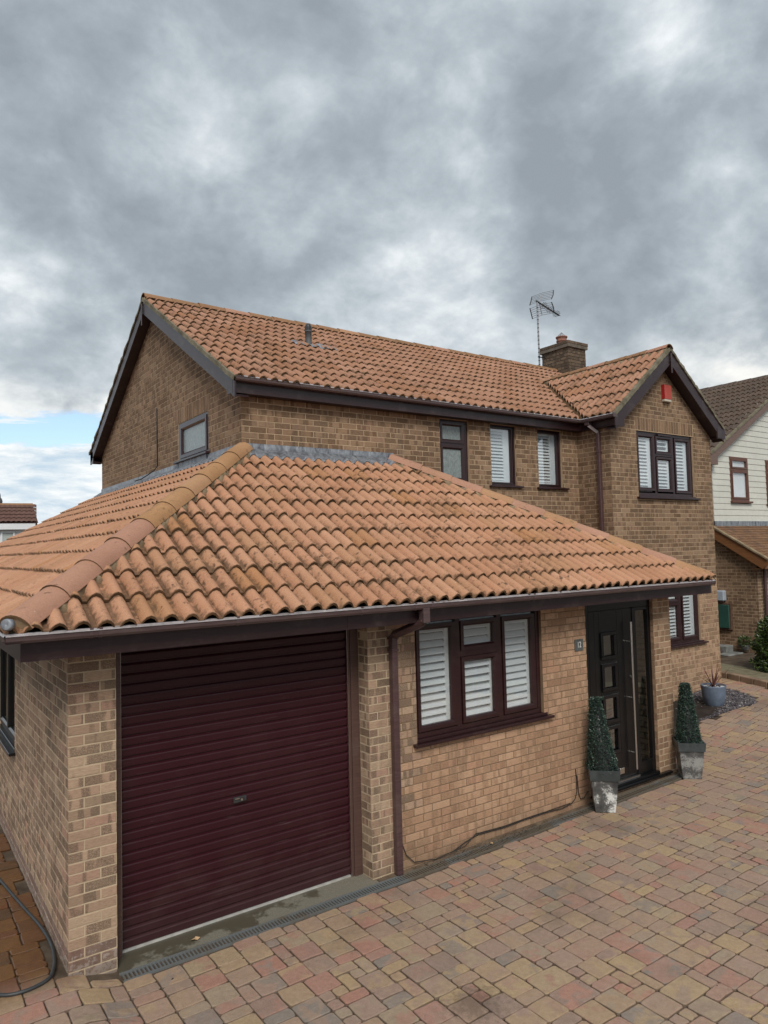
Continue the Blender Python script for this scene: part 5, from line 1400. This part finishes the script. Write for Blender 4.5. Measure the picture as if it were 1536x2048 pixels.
topiary(5.60, -.235, z1 + .44, .168, .052, .80, (-.05, .03), 'dark green topiary pyramid leaning left in the white stained planter')
z2 = planter(7.33, -.215, .32, .225, .455, .105, 'darker grey mottled planter at the brick pillar right of the door', body='zinc_dull')
topiary(7.33, -.215, z2 + .42, .156, .052, .74, (-.01, .01), 'upright dark topiary pyramid in the mottled planter by the brick pillar')

bp = (10.34, 1.20, bz(10.36, 1.28) + .0)
mb = MB(); mb.lathe([(0, 0), (.135, 0), (.150, .02), (.185, .18), (.198, .32), (.202, .335), (.196, .342), (.186, .335), (.182, .27)], bp, 28)
mb.add([(bp[0] + .184 * math.cos(a), bp[1] + .184 * math.sin(a), bp[2] + .30) for a in [2 * math.pi * i / 24 for i in range(24)]], [tuple(range(24))], mi=1)
bpo = mb.build('flower_pot', [M['bluepot'], M['soil']]); tag(bpo, 'round blue grey pot standing on slate chippings by the house corner', 'flower pot')
mb = MB(); T = []
for k in range(70):
    a = random.uniform(0, 6.28); r = random.uniform(.05, .17); p = (bp[0] + r * math.cos(a), bp[1] + r * math.sin(a), bp[2] + .305)
    s = random.uniform(.010, .018); mb.box((p[0] - s, p[1] - s * .8, p[2] - .01), (p[0] + s, p[1] + s * .8, p[2] + s * .7))
tag(mb.build('pebbles', M['paint_white']), 'white pebbles covering the soil in the blue grey pot', 'pebbles', kind='stuff')
cor = empty('cordyline_plant', (bp[0], bp[1], bp[2] + .30), 'spiky red cordyline growing in the blue grey pot', 'plant')
def blade(base, az, el, L, w, droop):
    pts = []; d = Vector((math.cos(az) * math.cos(el), math.sin(az) * math.cos(el), math.sin(el))); p = Vector(base); vs = []
    side = Vector((-math.sin(az), math.cos(az), 0)); n = 7
    for i in range(n + 1):
        t = i / n; ww = w * (0.5 + 1.2 * t if t < .35 else (1 - t) * 1.42) + .0008
        nrm = side.cross(d).normalized()
        vs += [p - side * ww, p - nrm * ww * .35, p + side * ww]
        d = (d + Vector((0, 0, -droop / n))).normalized(); p = p + d * L / n
    return vs, [(i * 3 + c, i * 3 + 1 + c, i * 3 + 4 + c, i * 3 + 3 + c) for i in range(n) for c in (0, 1)]
rv = math.atan2(-cR2.y, -cR2.x)   # screen left on the ground
spec = [(rv, .35, .52, 1.1), (rv + .3, .75, .50, .35), (rv + .1, 1.15, .50, .12), (rv + 3.1, 1.35, .50, .1), (rv + 3.0, .95, .46, .25), (rv + 3.4, .45, .44, .9), (rv + .2, .62, .44, .6)]
for k in range(14): spec.append((random.uniform(0, 6.28), random.uniform(.5, 1.4), random.uniform(.25, .45), random.uniform(.1, .7)))
for (az, el, L, dr_) in spec:
    vs, fs = blade((bp[0], bp[1], bp[2] + .30), az, el, L, .013, dr_)
    o = MB().add(vs, fs, smooth=True).build('leaf', M['cordy'], cor)

# hose
hp = [(-.55, 4.2), (-.30, 2.9), (-.185, 2.07), (-.11, 1.5), (-.067, 1.18), (-.02, .85), (.0, .60), (.0, .42), (-.012, .28), (-.04, .13), (-.09, .01), (-.17, -.04), (-.27, -.055), (-.36, -.03), (-.44, .04), (-.56, .12), (-.75, .18)]
hp = [(x_ - .032, y_ - .0) for x_, y_ in hp]
pts = []
for i in range(len(hp) - 1):
    for t in (0, .34, .67):
        p0_, p1_, p2_, p3_ = [np.array(hp[max(0, min(len(hp) - 1, i + d_))]) for d_ in (-1, 0, 1, 2)]
        q = .5 * ((2 * p1_) + (-p0_ + p2_) * t + (2 * p0_ - 5 * p1_ + 4 * p2_ - p3_) * t * t + (-p0_ + 3 * p1_ - 3 * p2_ + p3_) * t ** 3); pts.append((q[0], q[1], G(q[0]) + .0135))
tag(MB().tube(pts, .0125, 10).build('hosepipe', M['rubber']), 'dark grey hosepipe curling round the brick corner of the garage', 'hose')

# cables on the wall
cp_ = [(2.90, -.014, .60), (2.905, -.016, .35), (2.93, -.018, .16), (2.972, -.02, .05), (3.06, -.022, -.035), (3.31, -.03, -.07), (3.545, -.022, -.058), (3.72, -.016, -.01), (3.885, -.014, .02), (4.244, -.014, .0), (4.541, -.014, .008), (4.883, -.014, .008), (5.15, -.014, -.005), (5.30, -.014, .01), (5.375, -.014, .05), (5.41, -.014, .13), (5.412, -.014, .26), (5.40, -.014, .38)]
tag(MB().tube(cp_, .0046, 6).build('cable', M['cable']), 'black cable sagging along the foot of the brick wall below the window', 'cable')
cp2 = [(3.50, -.028, -.06), (3.70, -.024, -.045), (3.86, -.012, .035), (3.90, -.012, .03), (4.25, -.012, .013), (4.6, -.012, .02), (4.88, -.012, .018), (5.3, -.012, .022)]
tag(MB().tube(cp2, .0036, 6).build('cable', M['cable']), 'thinner black cable clipped just above the sagging one', 'cable')
cp3 = [(5.425, -.012, .30), (5.44, -.012, .10), (5.47, -.012, .03), (5.53, -.014, .03), (5.60, -.016, .09)]
tag(MB().tube(cp3, .004, 6).build('cable', M['cable']), 'thin short cable looping behind the left planter', 'cable')
cg_ = [(XG - .012, 5.744, 5.29), (XG - .012, 5.745, 4.36), (XG - .04, 5.80, 4.30), (XG - .10, 5.95, 4.235), (XG - .16, 6.1, 4.18), (XG - .22, 6.25, 4.16)]
tag(MB().tube(cg_, .009, 6).build('cable', M['cable']), 'black cable running straight down the side gable to the lead flashing', 'cable')

# number plaque
pq = empty('number_plaque', (5.548, -.012, 1.77), 'small square slate plaque with white number 12 beside the door', 'house number')
o = box('slate_tile', (5.474, -.012, 1.703), (5.622, -.002, 1.838), 'slate_sign', pq, .003)
fc = bpy.data.curves.new('numeral', 'FONT'); fc.body = '12'; fc.size = .086; fc.align_x = 'CENTER'; fc.align_y = 'CENTER'; fc.extrude = .0008; fc.offset = -.0005; fc.space_character = 1.05
fo = bpy.data.objects.new('numeral', fc); COL.objects.link(fo); fc.materials.append(M['paint_white'])
dg = bpy.context.evaluated_depsgraph_get(); nm_ = bpy.data.meshes.new_from_object(fo.evaluated_get(dg)); bpy.data.objects.remove(fo)
fo = bpy.data.objects.new('numeral', nm_); COL.objects.link(fo); nm_.materials.clear(); nm_.materials.append(M['paint_white'])
parent(fo, pq); fo.matrix_basis = Matrix.Translation((5.548, -.0135, 1.772)) @ Matrix.Rotation(math.radians(90), 4, 'X') @ Matrix.Diagonal((.80, 1.12, 1, 1))

# alarm box
al = empty('alarm_box', (10.3, 1.80, 5.44), 'red burglar alarm box high on the brick front gable', 'alarm box')
mb = MB(); mb.add([(10.175, 1.812, 5.475), (10.385, 1.812, 5.475), (10.385, 1.812, 5.735), (10.175, 1.812, 5.735), (10.18, 1.745, 5.475), (10.38, 1.745, 5.475), (10.38, 1.75, 5.73), (10.18, 1.75, 5.73)], [(4, 5, 6, 7), (0, 4, 7, 3), (5, 1, 2, 6), (7, 6, 2, 3), (0, 1, 5, 4)]); mb.mi[0] = 1
mb.build('cover', [M['red'], M['red_lit']], al, bevel=.0)
box('base', (10.18, 1.748, 5.43), (10.38, 1.81, 5.474), 'cream', al, .006)

# aerial
ae_ = empty('tv_aerial', (11.85, 6.15, 7.2), 'tall grid television aerial on a mast strapped to the chimney', 'aerial')
def an(p0, p1, r, nm, mt='alu', n=6): return MB().tube([p0, p1], r, n).build(nm, M[mt], ae_)
AX, AY = 11.85, 6.15
mast = an((AX, AY, 7.16), (AX, AY, 8.86), .019, 'mast')
for zb_ in (7.20, 7.48): MB().tube([(AX - .07, AY - .03, zb_), (AX + .25, AY + .02, zb_ + .03)], .014, 6).build('bracket', M['blackpl'], mast)
for k in range(16): 
    zz_ = 7.2 + k * .10; MB().tube([(AX, AY, zz_), (AX, AY, zz_ + .015)], .024, 6).build('cable_tie', M['blackpl'], mast)
bd_ = Vector((math.cos(math.radians(12)), math.sin(math.radians(12)), -.10)).normalized(); rd = Vector((-bd_.y, bd_.x, 0)).normalized()
hub = Vector((AX, AY, 8.86))
boom0 = hub + bd_ * .05
MB().tube([hub - bd_ * .05, hub + bd_ * 1.05], .020, 6).build('boom', M['blackpl'], ae_)
for k in range(17):
    q = hub + bd_ * (.22 + k * .05); s = .075 + .02 * math.sin(k)
    for a in (.6, -.6): MB().tube([q - rd * s * math.cos(a) - Vector((0, 0, s * math.sin(a))), q + rd * s * math.cos(a) + Vector((0, 0, s * math.sin(a)))], .0065, 4).build('director', M['blackpl'], ae_)
for sg in (1, -1):
    q0 = hub + bd_ * .10 + Vector((0, 0, .02 * sg)); tilt = Vector((0, 0, sg)) * 1.0 + bd_ * .45; tilt.normalize()
    top_ = q0 + tilt * .28
    MB().tube([q0, top_], .009, 6).build('spine', M['alu'], ae_)
    for k in range(6):
        q = q0 + tilt * (.03 + k * .05); bow = bd_ * .05
        MB().tube([q - rd * .30 + bow, q, q + rd * .30 + bow], .0050, 4).build('rod', M['alu'], ae_)
    for e in (-1, 1):
        MB().tube([q0 + tilt * .02 + rd * .30 * e + bd_ * .05, q0 + tilt * .15 + rd * .31 * e + bd_ * .07, q0 + tilt * .29 + rd * .30 * e + bd_ * .05], .012, 6).build('end_strip', M['blackpl'], ae_)

# ------------------------------------------------------------------ neighbour's house
nb = empty('neighbour_house', (18, 6, 0), 'neighbouring house with cream boarded gable, dark tile roof and brown windows', 'house')
NXL, NY = 15.66, 4.12; NE, NR, NRX, TN = 5.06, 7.66, 20.1, 0.56
def ntop(x_): return min(NE + .10 + (x_ - 15.5) * TN, NE + .10 + (24.7 - x_) * TN)
mb = MB(); mb.add([(NXL, NY + .03, 3.3), (24.5, NY + .03, 3.3), (24.5, NY + .03, ntop(24.5)), (NRX, NY + .03, ntop(NRX)), (NXL, NY + .03, ntop(NXL))], [(0, 1, 2, 3, 4)])
bk = mb.build('gable_wall', M['room'], nb)
z = 3.43; NW = [(16.47, 17.33, 3.90, 5.07), (18.25, 19.15, 3.88, 5.07)]
while z < 7.4:
    xa = NXL; xb = 24.5
    lim = (z + .15 - (NE + .10)) / TN + 15.5 if z + .15 > NE + .1 else NXL
    xa = max(NXL, lim); xb = min(24.5, 24.7 - (z + .15 - NE - .1) / TN)
    if xb - xa < .3: break
    segs = [(xa, xb)]
    for (a, b, c, d) in NW:
        if z + .15 > c and z < d:
            ns = []
            for (e, f) in segs:
                if f <= a or e >= b: ns.append((e, f))
                else:
                    if e < a: ns.append((e, a))
                    if f > b: ns.append((b, f))
            segs = ns
    for (e, f) in segs:
        # butt raking ends against the barge board
        ea = max(NXL, (z - NE - .1) / TN + 15.5) if e == xa else e
        mb = MB(); mb.add([(ea, NY - .008, z), (f, NY - .008, z), (f, NY + .004, z + .152), (e, NY + .004, z + .152), (ea, NY + .02, z), (f, NY + .02, z), (f, NY + .02, z + .152), (e, NY + .02, z + .152)], [(0, 1, 2, 3), (0, 4, 5, 1), (1, 5, 6, 2), (3, 7, 4, 0)])
        mb.build('weatherboard', M['board'], nb)
    z += .15
def nwin(a, b, c, d):
    f_ = MB(); w_ = .055; Y = NY - .02
    f_.box((a, Y, c), (b, Y + .09, c + w_)); f_.box((a, Y, d - w_), (b, Y + .09, d)); f_.box((a, Y, c + w_), (a + w_, Y + .09, d - w_)); f_.box((b - w_, Y, c + w_), (b, Y + .09, d - w_)); 
    wv_ = f_.build('window', M['wood_window'], nb, bevel=.004); zm = d - .36
    box('transom', (a + w_, Y + .001, zm), (b - w_, Y + .088, zm + .06), 'wood_window', wv_, .004)
    for (p, q) in ((c + w_, zm), (zm + .06, d - w_)):
        s_ = .045; m2 = MB()
        m2.box((a + w_, Y - .012, p), (b - w_, Y + .03, p + s_)); m2.box((a + w_, Y - .012, q - s_), (b - w_, Y + .03, q)); m2.box((a + w_, Y - .012, p + s_), (a + w_ + s_, Y + .03, q - s_)); m2.box((b - w_ - s_, Y - .012, p + s_), (b - w_, Y + .03, q - s_))
        m2.build('sash', M['wood_window'], wv_, bevel=.003)
        MB().add([(a + w_ + s_, Y + .02, p + s_), (b - w_ - s_, Y + .02, p + s_), (b - w_ - s_, Y + .02, q - s_), (a + w_ + s_, Y + .02, q - s_)], [(0, 1, 2, 3)]).build('pane', M['glass'], wv_)
    box('blind', (a + w_, Y + .045, c + w_), (b - w_, Y + .05, d - w_), 'white_wall', wv_)
    box('sill', (a - .04, NY - .07, c - .05), (b + .09, NY + .03, c - .002), 'wood_window', wv_, .004)
nwin(16.47, 17.33, 3.945, 5.076); nwin(18.25, 19.15, 3.90, 5.076)
an_ = math.atan(TN); cn, sn = math.cos(an_), math.sin(an_)
nroof = quad_deck('roof', [(15.38, NY - .16, NE - .02), (NRX, NY - .16, NR - .02), (NRX, 13, NR - .02), (15.38, 13, NE - .02)], nb)
quad_deck('roof_right', [(NRX, NY - .16, NR - .02), (24.8, NY - .16, NE - .02), (24.8, 13, NE - .02), (NRX, 13, NR - .02)], nb, 'tile_dark')
ntiles = Pieces('roof_tile', 300)
roof_slope((15.38, NY - .16, NE), (0, 1, 0), (cn, 0, sn), 9.0, 17, 0.34, [((NRX - .02, 0, 0), (1, 0, 0)), ((0, NY - .16, 0), (0, -1, 0))], 'tile_dark', nroof, pcs=ntiles)
ntiles.finish('roof_tiles')
caps((NRX, NY - .16, NR + .04), (NRX, 13, NR + .04), 20, nroof, 'tile_dark', name='ridge_tile', r=.12)
verge((15.36, NY - .16, NE - .01), (NRX, NY - .16, NR), (0, -1, 0), .16, nroof, .20, 'brown_barge')
box('box_end', (15.34, NY - .17, NE - .25), (15.66, NY - .10, NE - .0), 'brown_barge', nroof)
nbr = Pieces('brick', 300); _keep = bricks; bricks = nbr
wall('side_wall', (NXL - .06, 9.0), (0, -1), (-1, 0), 9.0 - 3.10, -.05, 5.0, [], 'brick_house', 'mortar_tan', par=nb, top=lambda s: 5.0 if s < 9 - NY else 2.30 + (9.0 - s - 2.80) * .60, brickz=.0)
wall('front_wall', (NXL - .059, 3.10), (1, 0), (0, -1), 4.0, -.05, 2.42, [], 'brick_house', 'mortar_cream', par=nb, brickz=0.0)
nbr.finish('brickwork'); bricks = _keep
# lean-to roof with plain tiles
box('flashing', (NXL - .02, NY - .035, 3.26), (24, NY - .016, 3.43), 'lead', nb)
LY0, LZ0, LY1, LZ1 = 2.76, 2.47, NY - .03, 3.29
lt = quad_deck('leanto_roof', [(15.42, LY0, LZ0 - .02), (24, LY0, LZ0 - .02), (24, LY1, LZ1 - .02), (15.42, LY1, LZ1 - .02)], nb)
ptl = Pieces('plain_tile', 300); LL_ = math.hypot(LY1 - LY0, LZ1 - LZ0); td = Vector((0, LY1 - LY0, LZ1 - LZ0)).normalized(); nn = Vector((1, 0, 0)).cross(td)
pm = MB(); pm.add([(0, 0, .024), (.162, 0, .024), (.162, .20, .008), (0, .20, .008), (0, 0, .010), (.162, 0, .010)], [(0, 1, 2, 3), (4, 5, 1, 0)]); pme = pm.mesh('plain_tile', M['tile_plain'])
for r in range(int(LL_ / .115) + 1):
    for c in range(40):
        b2 = Vector((15.42 + c * .165 - (.0825 if r % 2 else 0), LY0, LZ0)) + td * (r * .115)
        if b2.x < 15.4: continue
        m4 = Matrix(((1, td.x, nn.x, b2.x), (0, td.y, nn.y, b2.y), (0, td.z, nn.z, b2.z), (0, 0, 0, 1)))
        ptl.add(pm, [M['tile_plain']], lt, tuple(b2), .01, m4, pme)
ptl.finish('plain_tiles')
mb = MB(); a = Vector((15.42, LY0 - .02, LZ0 - .0)); b = Vector((15.42, LY1, LZ1 + .01)); 
mb.add([a, b, b + Vector((0, 0, -.26)), a + Vector((0, 0.14, -.20)), a + Vector((0, 0, -.08))] + [v + Vector((.03, 0, 0)) for v in (a, b, b + Vector((0, 0, -.26)), a + Vector((0, .14, -.20)), a + Vector((0, 0, -.08)))], [(0, 1, 2, 3, 4), (9, 8, 7, 6, 5), (0, 5, 6, 1), (2, 7, 8, 3), (3, 8, 9, 4), (4, 9, 5, 0)]); mb.build('barge_board', M['wood_fascia'], nb)
mb = MB(); mb.add([a + Vector((-.03, -.01, .035)), b + Vector((-.03, 0, .035)), b + Vector((.06, 0, .045)), a + Vector((.06, -.01, .045)), a + Vector((-.03, -.01, -.005)), b + Vector((-.03, 0, -.005))], [(0, 1, 2, 3), (4, 5, 1, 0)]); mb.build('verge_mortar', M['bedding'], nb)
box('soffit', (15.44, LY0 + .10, LZ0 - .20), (24, 3.10, LZ0 - .185), 'wood_fascia', nb)
box('fascia', (15.44, LY0 + .06, LZ0 - .20), (24, LY0 + .085, LZ0 - .02), 'wood_fascia', nb)
MB().tube([(15.80, 3.03, 2.30), (15.80, 3.03, 0.1)], .036, 10).build('downpipe', M['pipe'], nb)
MB().tube([(15.80, 2.80, 2.36), (15.80, 3.03, 2.28)], .036, 10).build('pipe_bend', M['pipe'], nb)
gb = empty('meter_cabinet', (15.58, 4.0, .8), 'dark green meter cabinet with rusty edge on the neighbour\'s brick wall', 'cabinet')
box('door', (15.50, 3.78, .84), (15.60, 4.40, 1.40), 'green_box', gb, .01)
box('frame', (15.53, 3.745, .80), (15.601, 4.43, 1.43), 'rust', gb, .004)
mbx = box('meter_box', (15.46, 3.87, 1.49), (15.60, 4.25, 1.74), 'meter', None, .02)
mbx.parent = None; mbx.matrix_parent_inverse = Matrix(); tag(mbx, 'small pale grey meter box above the green cabinet', 'meter box')

# garden bits by the neighbour's wall
def gz(x_): return .36 + (x_ - 12.2) * (-.20 / 3.4)
for (x_, y_, w_, d_, h_, lb) in ((15.1, 3.72, .16, .14, .30, 'upright grey stone block against the neighbour\'s wall'), (14.95, 3.50, .34, .14, .14, 'long low grey stone trough in front of the neighbour\'s wall'), (15.25, 3.85, .10, .10, .22, 'narrow dark stone block beside the upright grey block')):
    mb = MB(); z_ = gz(x_); mb.add([(x_ - w_ * .8, y_ - d_, z_), (x_ + w_ * .8, y_ - d_, z_), (x_ + w_ * .8, y_ + d_, z_), (x_ - w_ * .8, y_ + d_, z_), (x_ - w_, y_ - d_ * 1.1, z_ + h_), (x_ + w_, y_ - d_ * 1.1, z_ + h_), (x_ + w_, y_ + d_ * 1.1, z_ + h_), (x_ - w_, y_ + d_ * 1.1, z_ + h_)], [(0, 3, 2, 1), (4, 5, 6, 7), (0, 1, 5, 4), (1, 2, 6, 5), (2, 3, 7, 6), (3, 0, 4, 7)])
    tag(mb.build('stone_block', M['stone'], bevel=.012), lb, 'stone block')
wp = empty('wall_planter', (15.45, 3.30, .40), 'small grey planter of dark leaves on the neighbour\'s wall beside the bush', 'planter')
mb = MB(); mb.lathe([(0, 0), (.07, 0), (.10, .10), (.11, .14), (.10, .14)], (15.42, 3.38, .36), 14); mb.build('pot_body', M['stone'], wp)
def leaves(n, centre, rad, size, squash=(1, 1, 1), shell=.55, seed=1, lump=.12):
    rr = random.Random(seed); mb = MB(); T = []; ph = [rr.uniform(0, 6.28) for _ in range(6)]
    for k in range(n):
        u = rr.uniform(-1, 1); a = rr.uniform(0, 6.2832); s_ = math.sqrt(1 - u * u); d = Vector((s_ * math.cos(a), s_ * math.sin(a), u))
        r = rad * (1 + lump * math.sin(4 * a + ph[0]) * math.cos(5 * u + ph[1]) + lump * .7 * math.sin(9 * a + ph[2] + 7 * u)) * (shell + (1 - shell) * rr.random() ** .35)
        p = Vector(centre) + Vector((d.x * r * squash[0], d.y * r * squash[1], d.z * r * squash[2]))
        sz = size * rr.uniform(.6, 1.2); e = (d + Vector((rr.uniform(-1, 1), rr.uniform(-1, 1), rr.uniform(-.6, 1.2))) * .9).normalized(); f = e.cross(Vector((rr.uniform(-1, 1), rr.uniform(-1, 1), rr.uniform(-1, 1)))).normalized(); g_ = e.cross(f) * .25
        mb.add([p - e * sz, p + f * sz * .45 + g_ * sz * .5, p + e * sz, p - f * sz * .45 + g_ * sz * .5], [(0, 1, 2), (0, 2, 3)], smooth=False); T += [rr.random()] * 2
    return mb, T
mb, T = leaves(420, (15.42, 3.38, .56), .15, .03, seed=4); mb.build('foliage', M['bush'], wp, tint=T)['kind'] = 'stuff'
bc = (13.60, 1.53)
bush = empty('evergreen_bush', (bc[0], bc[1], .30), 'rounded glossy green bush behind the kerb in front of the neighbour\'s wall', 'bush')
mb, T = leaves(9000, (bc[0], bc[1], .86), .60, .042, (.95, .95, 1.05), .60, 3, .10); mb.build('foliage', M['bush'], bush, tint=T)['kind'] = 'stuff'
mb, T = leaves(2500, (bc[0] - .1, bc[1] + .05, .48), .52, .040, (1, 1, .42), .5, 9, .12); mb.build('lower_foliage', M['bush'], bush, tint=T)['kind'] = 'stuff'
MB().tube([(bc[0], bc[1], .28), (bc[0] + .02, bc[1], .6), (bc[0], bc[1], 1.0)], [.035, .03, .015], 8).build('trunk', M['soil'], bush)
fl = empty('yellow_flower', (13.02, 1.26, 1.37), 'yellow flower at the upper left of the green bush', 'flower')
for k in range(7):
    a = 2 * math.pi * k / 7; c_ = Vector((12.98, 1.27, 1.41)); u = (cR2 * math.cos(a) + cU2 * math.sin(a)); v = (cR2 * -math.sin(a) + cU2 * math.cos(a)); f_ = -cF
    MB().add([c_, c_ + u * .03 + v * .018 + f_ * .01, c_ + u * .06, c_ + u * .03 - v * .018 + f_ * .01], [(0, 1, 2, 3)]).build('petal', M['yellow'], fl)

# ------------------------------------------------------------------ far house on the left
D_ = 34.0
def far(u, v, D): 
    return Vector(CAM) + (cF + cR2 * ((u - 768) / FPX) - cU2 * ((v - 1024) / FPX)) * D
fr = far(66, 1012, D_); fy = Vector((fr.x - CAM[0], fr.y - CAM[1], 0)).normalized(); fx = Vector((fy.y, -fy.x, 0))
rz_ = fr.z; e0 = far(70, 1046, D_ - 1.8); ez_ = e0.z
fh = empty('far_house', (fr.x, fr.y, 0), 'distant white house with dark red tiled roof beyond the side roof', 'house')
ctr = Vector((fr.x, fr.y, 0))
def FP(a, b, z_): q = ctr + fx * a + fy * b; return (q.x, q.y, z_)
quad_deck('roof', [FP(-9, -1.9, ez_), FP(.22, -1.9, ez_), FP(0, 0, rz_), FP(-9, 0, rz_)], fh, 'tile_far')
quad_deck('roof', [FP(-9, 0, rz_), FP(0, 0, rz_), FP(.22, 1.9, ez_), FP(-9, 1.9, ez_)], fh, 'tile_far')
ftm = MB(); nseg = 44
for r in range(5):
    t = r / 5; t2 = (r + 1) / 5 + .03
    vs = []; 
    for i in range(nseg * 4 + 1):
        a = -8.9 + 9.05 * i / (nseg * 4); h = .035 * abs(math.sin(i * math.pi / 4))
        vs += [FP(a, -1.95 + 1.9 * t, ez_ + (rz_ - ez_) * t + .07 + h), FP(a, -1.95 + 1.9 * t2, ez_ + (rz_ - ez_) * t2 + .03 + h)]
    ftm.add(vs, [(i * 2, i * 2 + 2, i * 2 + 3, i * 2 + 1) for i in range(nseg * 4)], smooth=True)
o = ftm.build('roof_tiles', M['tile_far'], fh); o['kind'] = 'stuff'
MB().tube([FP(-9, 0, rz_ + .03), FP(0, 0, rz_ + .03)], .10, 8).build('ridge_tile', M['tile_capold'], fh)
mb = MB(); mb.add([FP(-9, -1.75, 0), FP(.05, -1.75, 0), FP(.05, -1.75, ez_), FP(-9, -1.75, ez_), FP(.05, 1.75, 0), FP(.05, 1.75, ez_), FP(.05, 0, rz_ - .05)], [(0, 1, 2, 3), (1, 4, 5, 6, 2)]); mb.build('wall', M['white_wall'], fh)
mb = MB(); mb.add([FP(-9, -2.0, ez_ - .28), FP(.1, -2.0, ez_ - .28), FP(.1, -2.0, ez_ - .02), FP(-9, -2.0, ez_ - .02), FP(-9, -1.75, ez_ - .28), FP(.1, -1.75, ez_ - .28)], [(0, 1, 2, 3), (0, 4, 5, 1)]); mb.build('fascia', M['white_wall'], fh)
for (a0, a1) in ((-1.95, -1.45), (-1.22, -.80), (-2.9, -2.1)):
    mb = MB(); mb.add([FP(a0, -1.77, ez_ - 1.5), FP(a1, -1.77, ez_ - 1.5), FP(a1, -1.77, ez_ - .42), FP(a0, -1.77, ez_ - .42)], [(0, 1, 2, 3)]); w_ = mb.build('window', M['curtain'], fh)
    m2 = MB()
    for (p, q, r_, s_) in ((a0 - .07, a0, ez_ - 1.55, ez_ - .36), (a1, a1 + .07, ez_ - 1.55, ez_ - .36), (a0, a1, ez_ - .42, ez_ - .36)):
        m2.add([FP(p, -1.81, r_), FP(q, -1.81, r_), FP(q, -1.81, s_), FP(p, -1.81, s_)], [(0, 1, 2, 3)])
    m2.build('frame', M['white_pvc'], w_)
mt = empty('far_mast', FP(-1.5, 1.0, rz_), 'dark aerial mast behind the distant tiled roof', 'mast')
mb = MB(); c_ = Vector(FP(-1.45, 1.0, rz_ - .3)); mb.lathe([(.07, 0), (.07, .40), (.12, .46), (.14, .60), (.10, .72), (.06, .76), (.055, .86), (.04, .96), (0, .98)], c_, 8); mb.build('cowl', M['dark_vent'], mt)
c_ = Vector(FP(-1.72, 1.0, rz_ - .3)); mb = MB(); mb.tube([c_, c_ + Vector((0, 0, .85))], .02, 5); mb.tube([c_ + Vector((0, 0, .6)) - fx * .1, c_ + Vector((0, 0, .66)) + fx * .12], .015, 4); mb.tube([c_ + Vector((0, 0, .80)) - fx * .1, c_ + Vector((0, 0, .74)) + fx * .1], .015, 4); mb.build('rod', M['dark_vent'], mt)
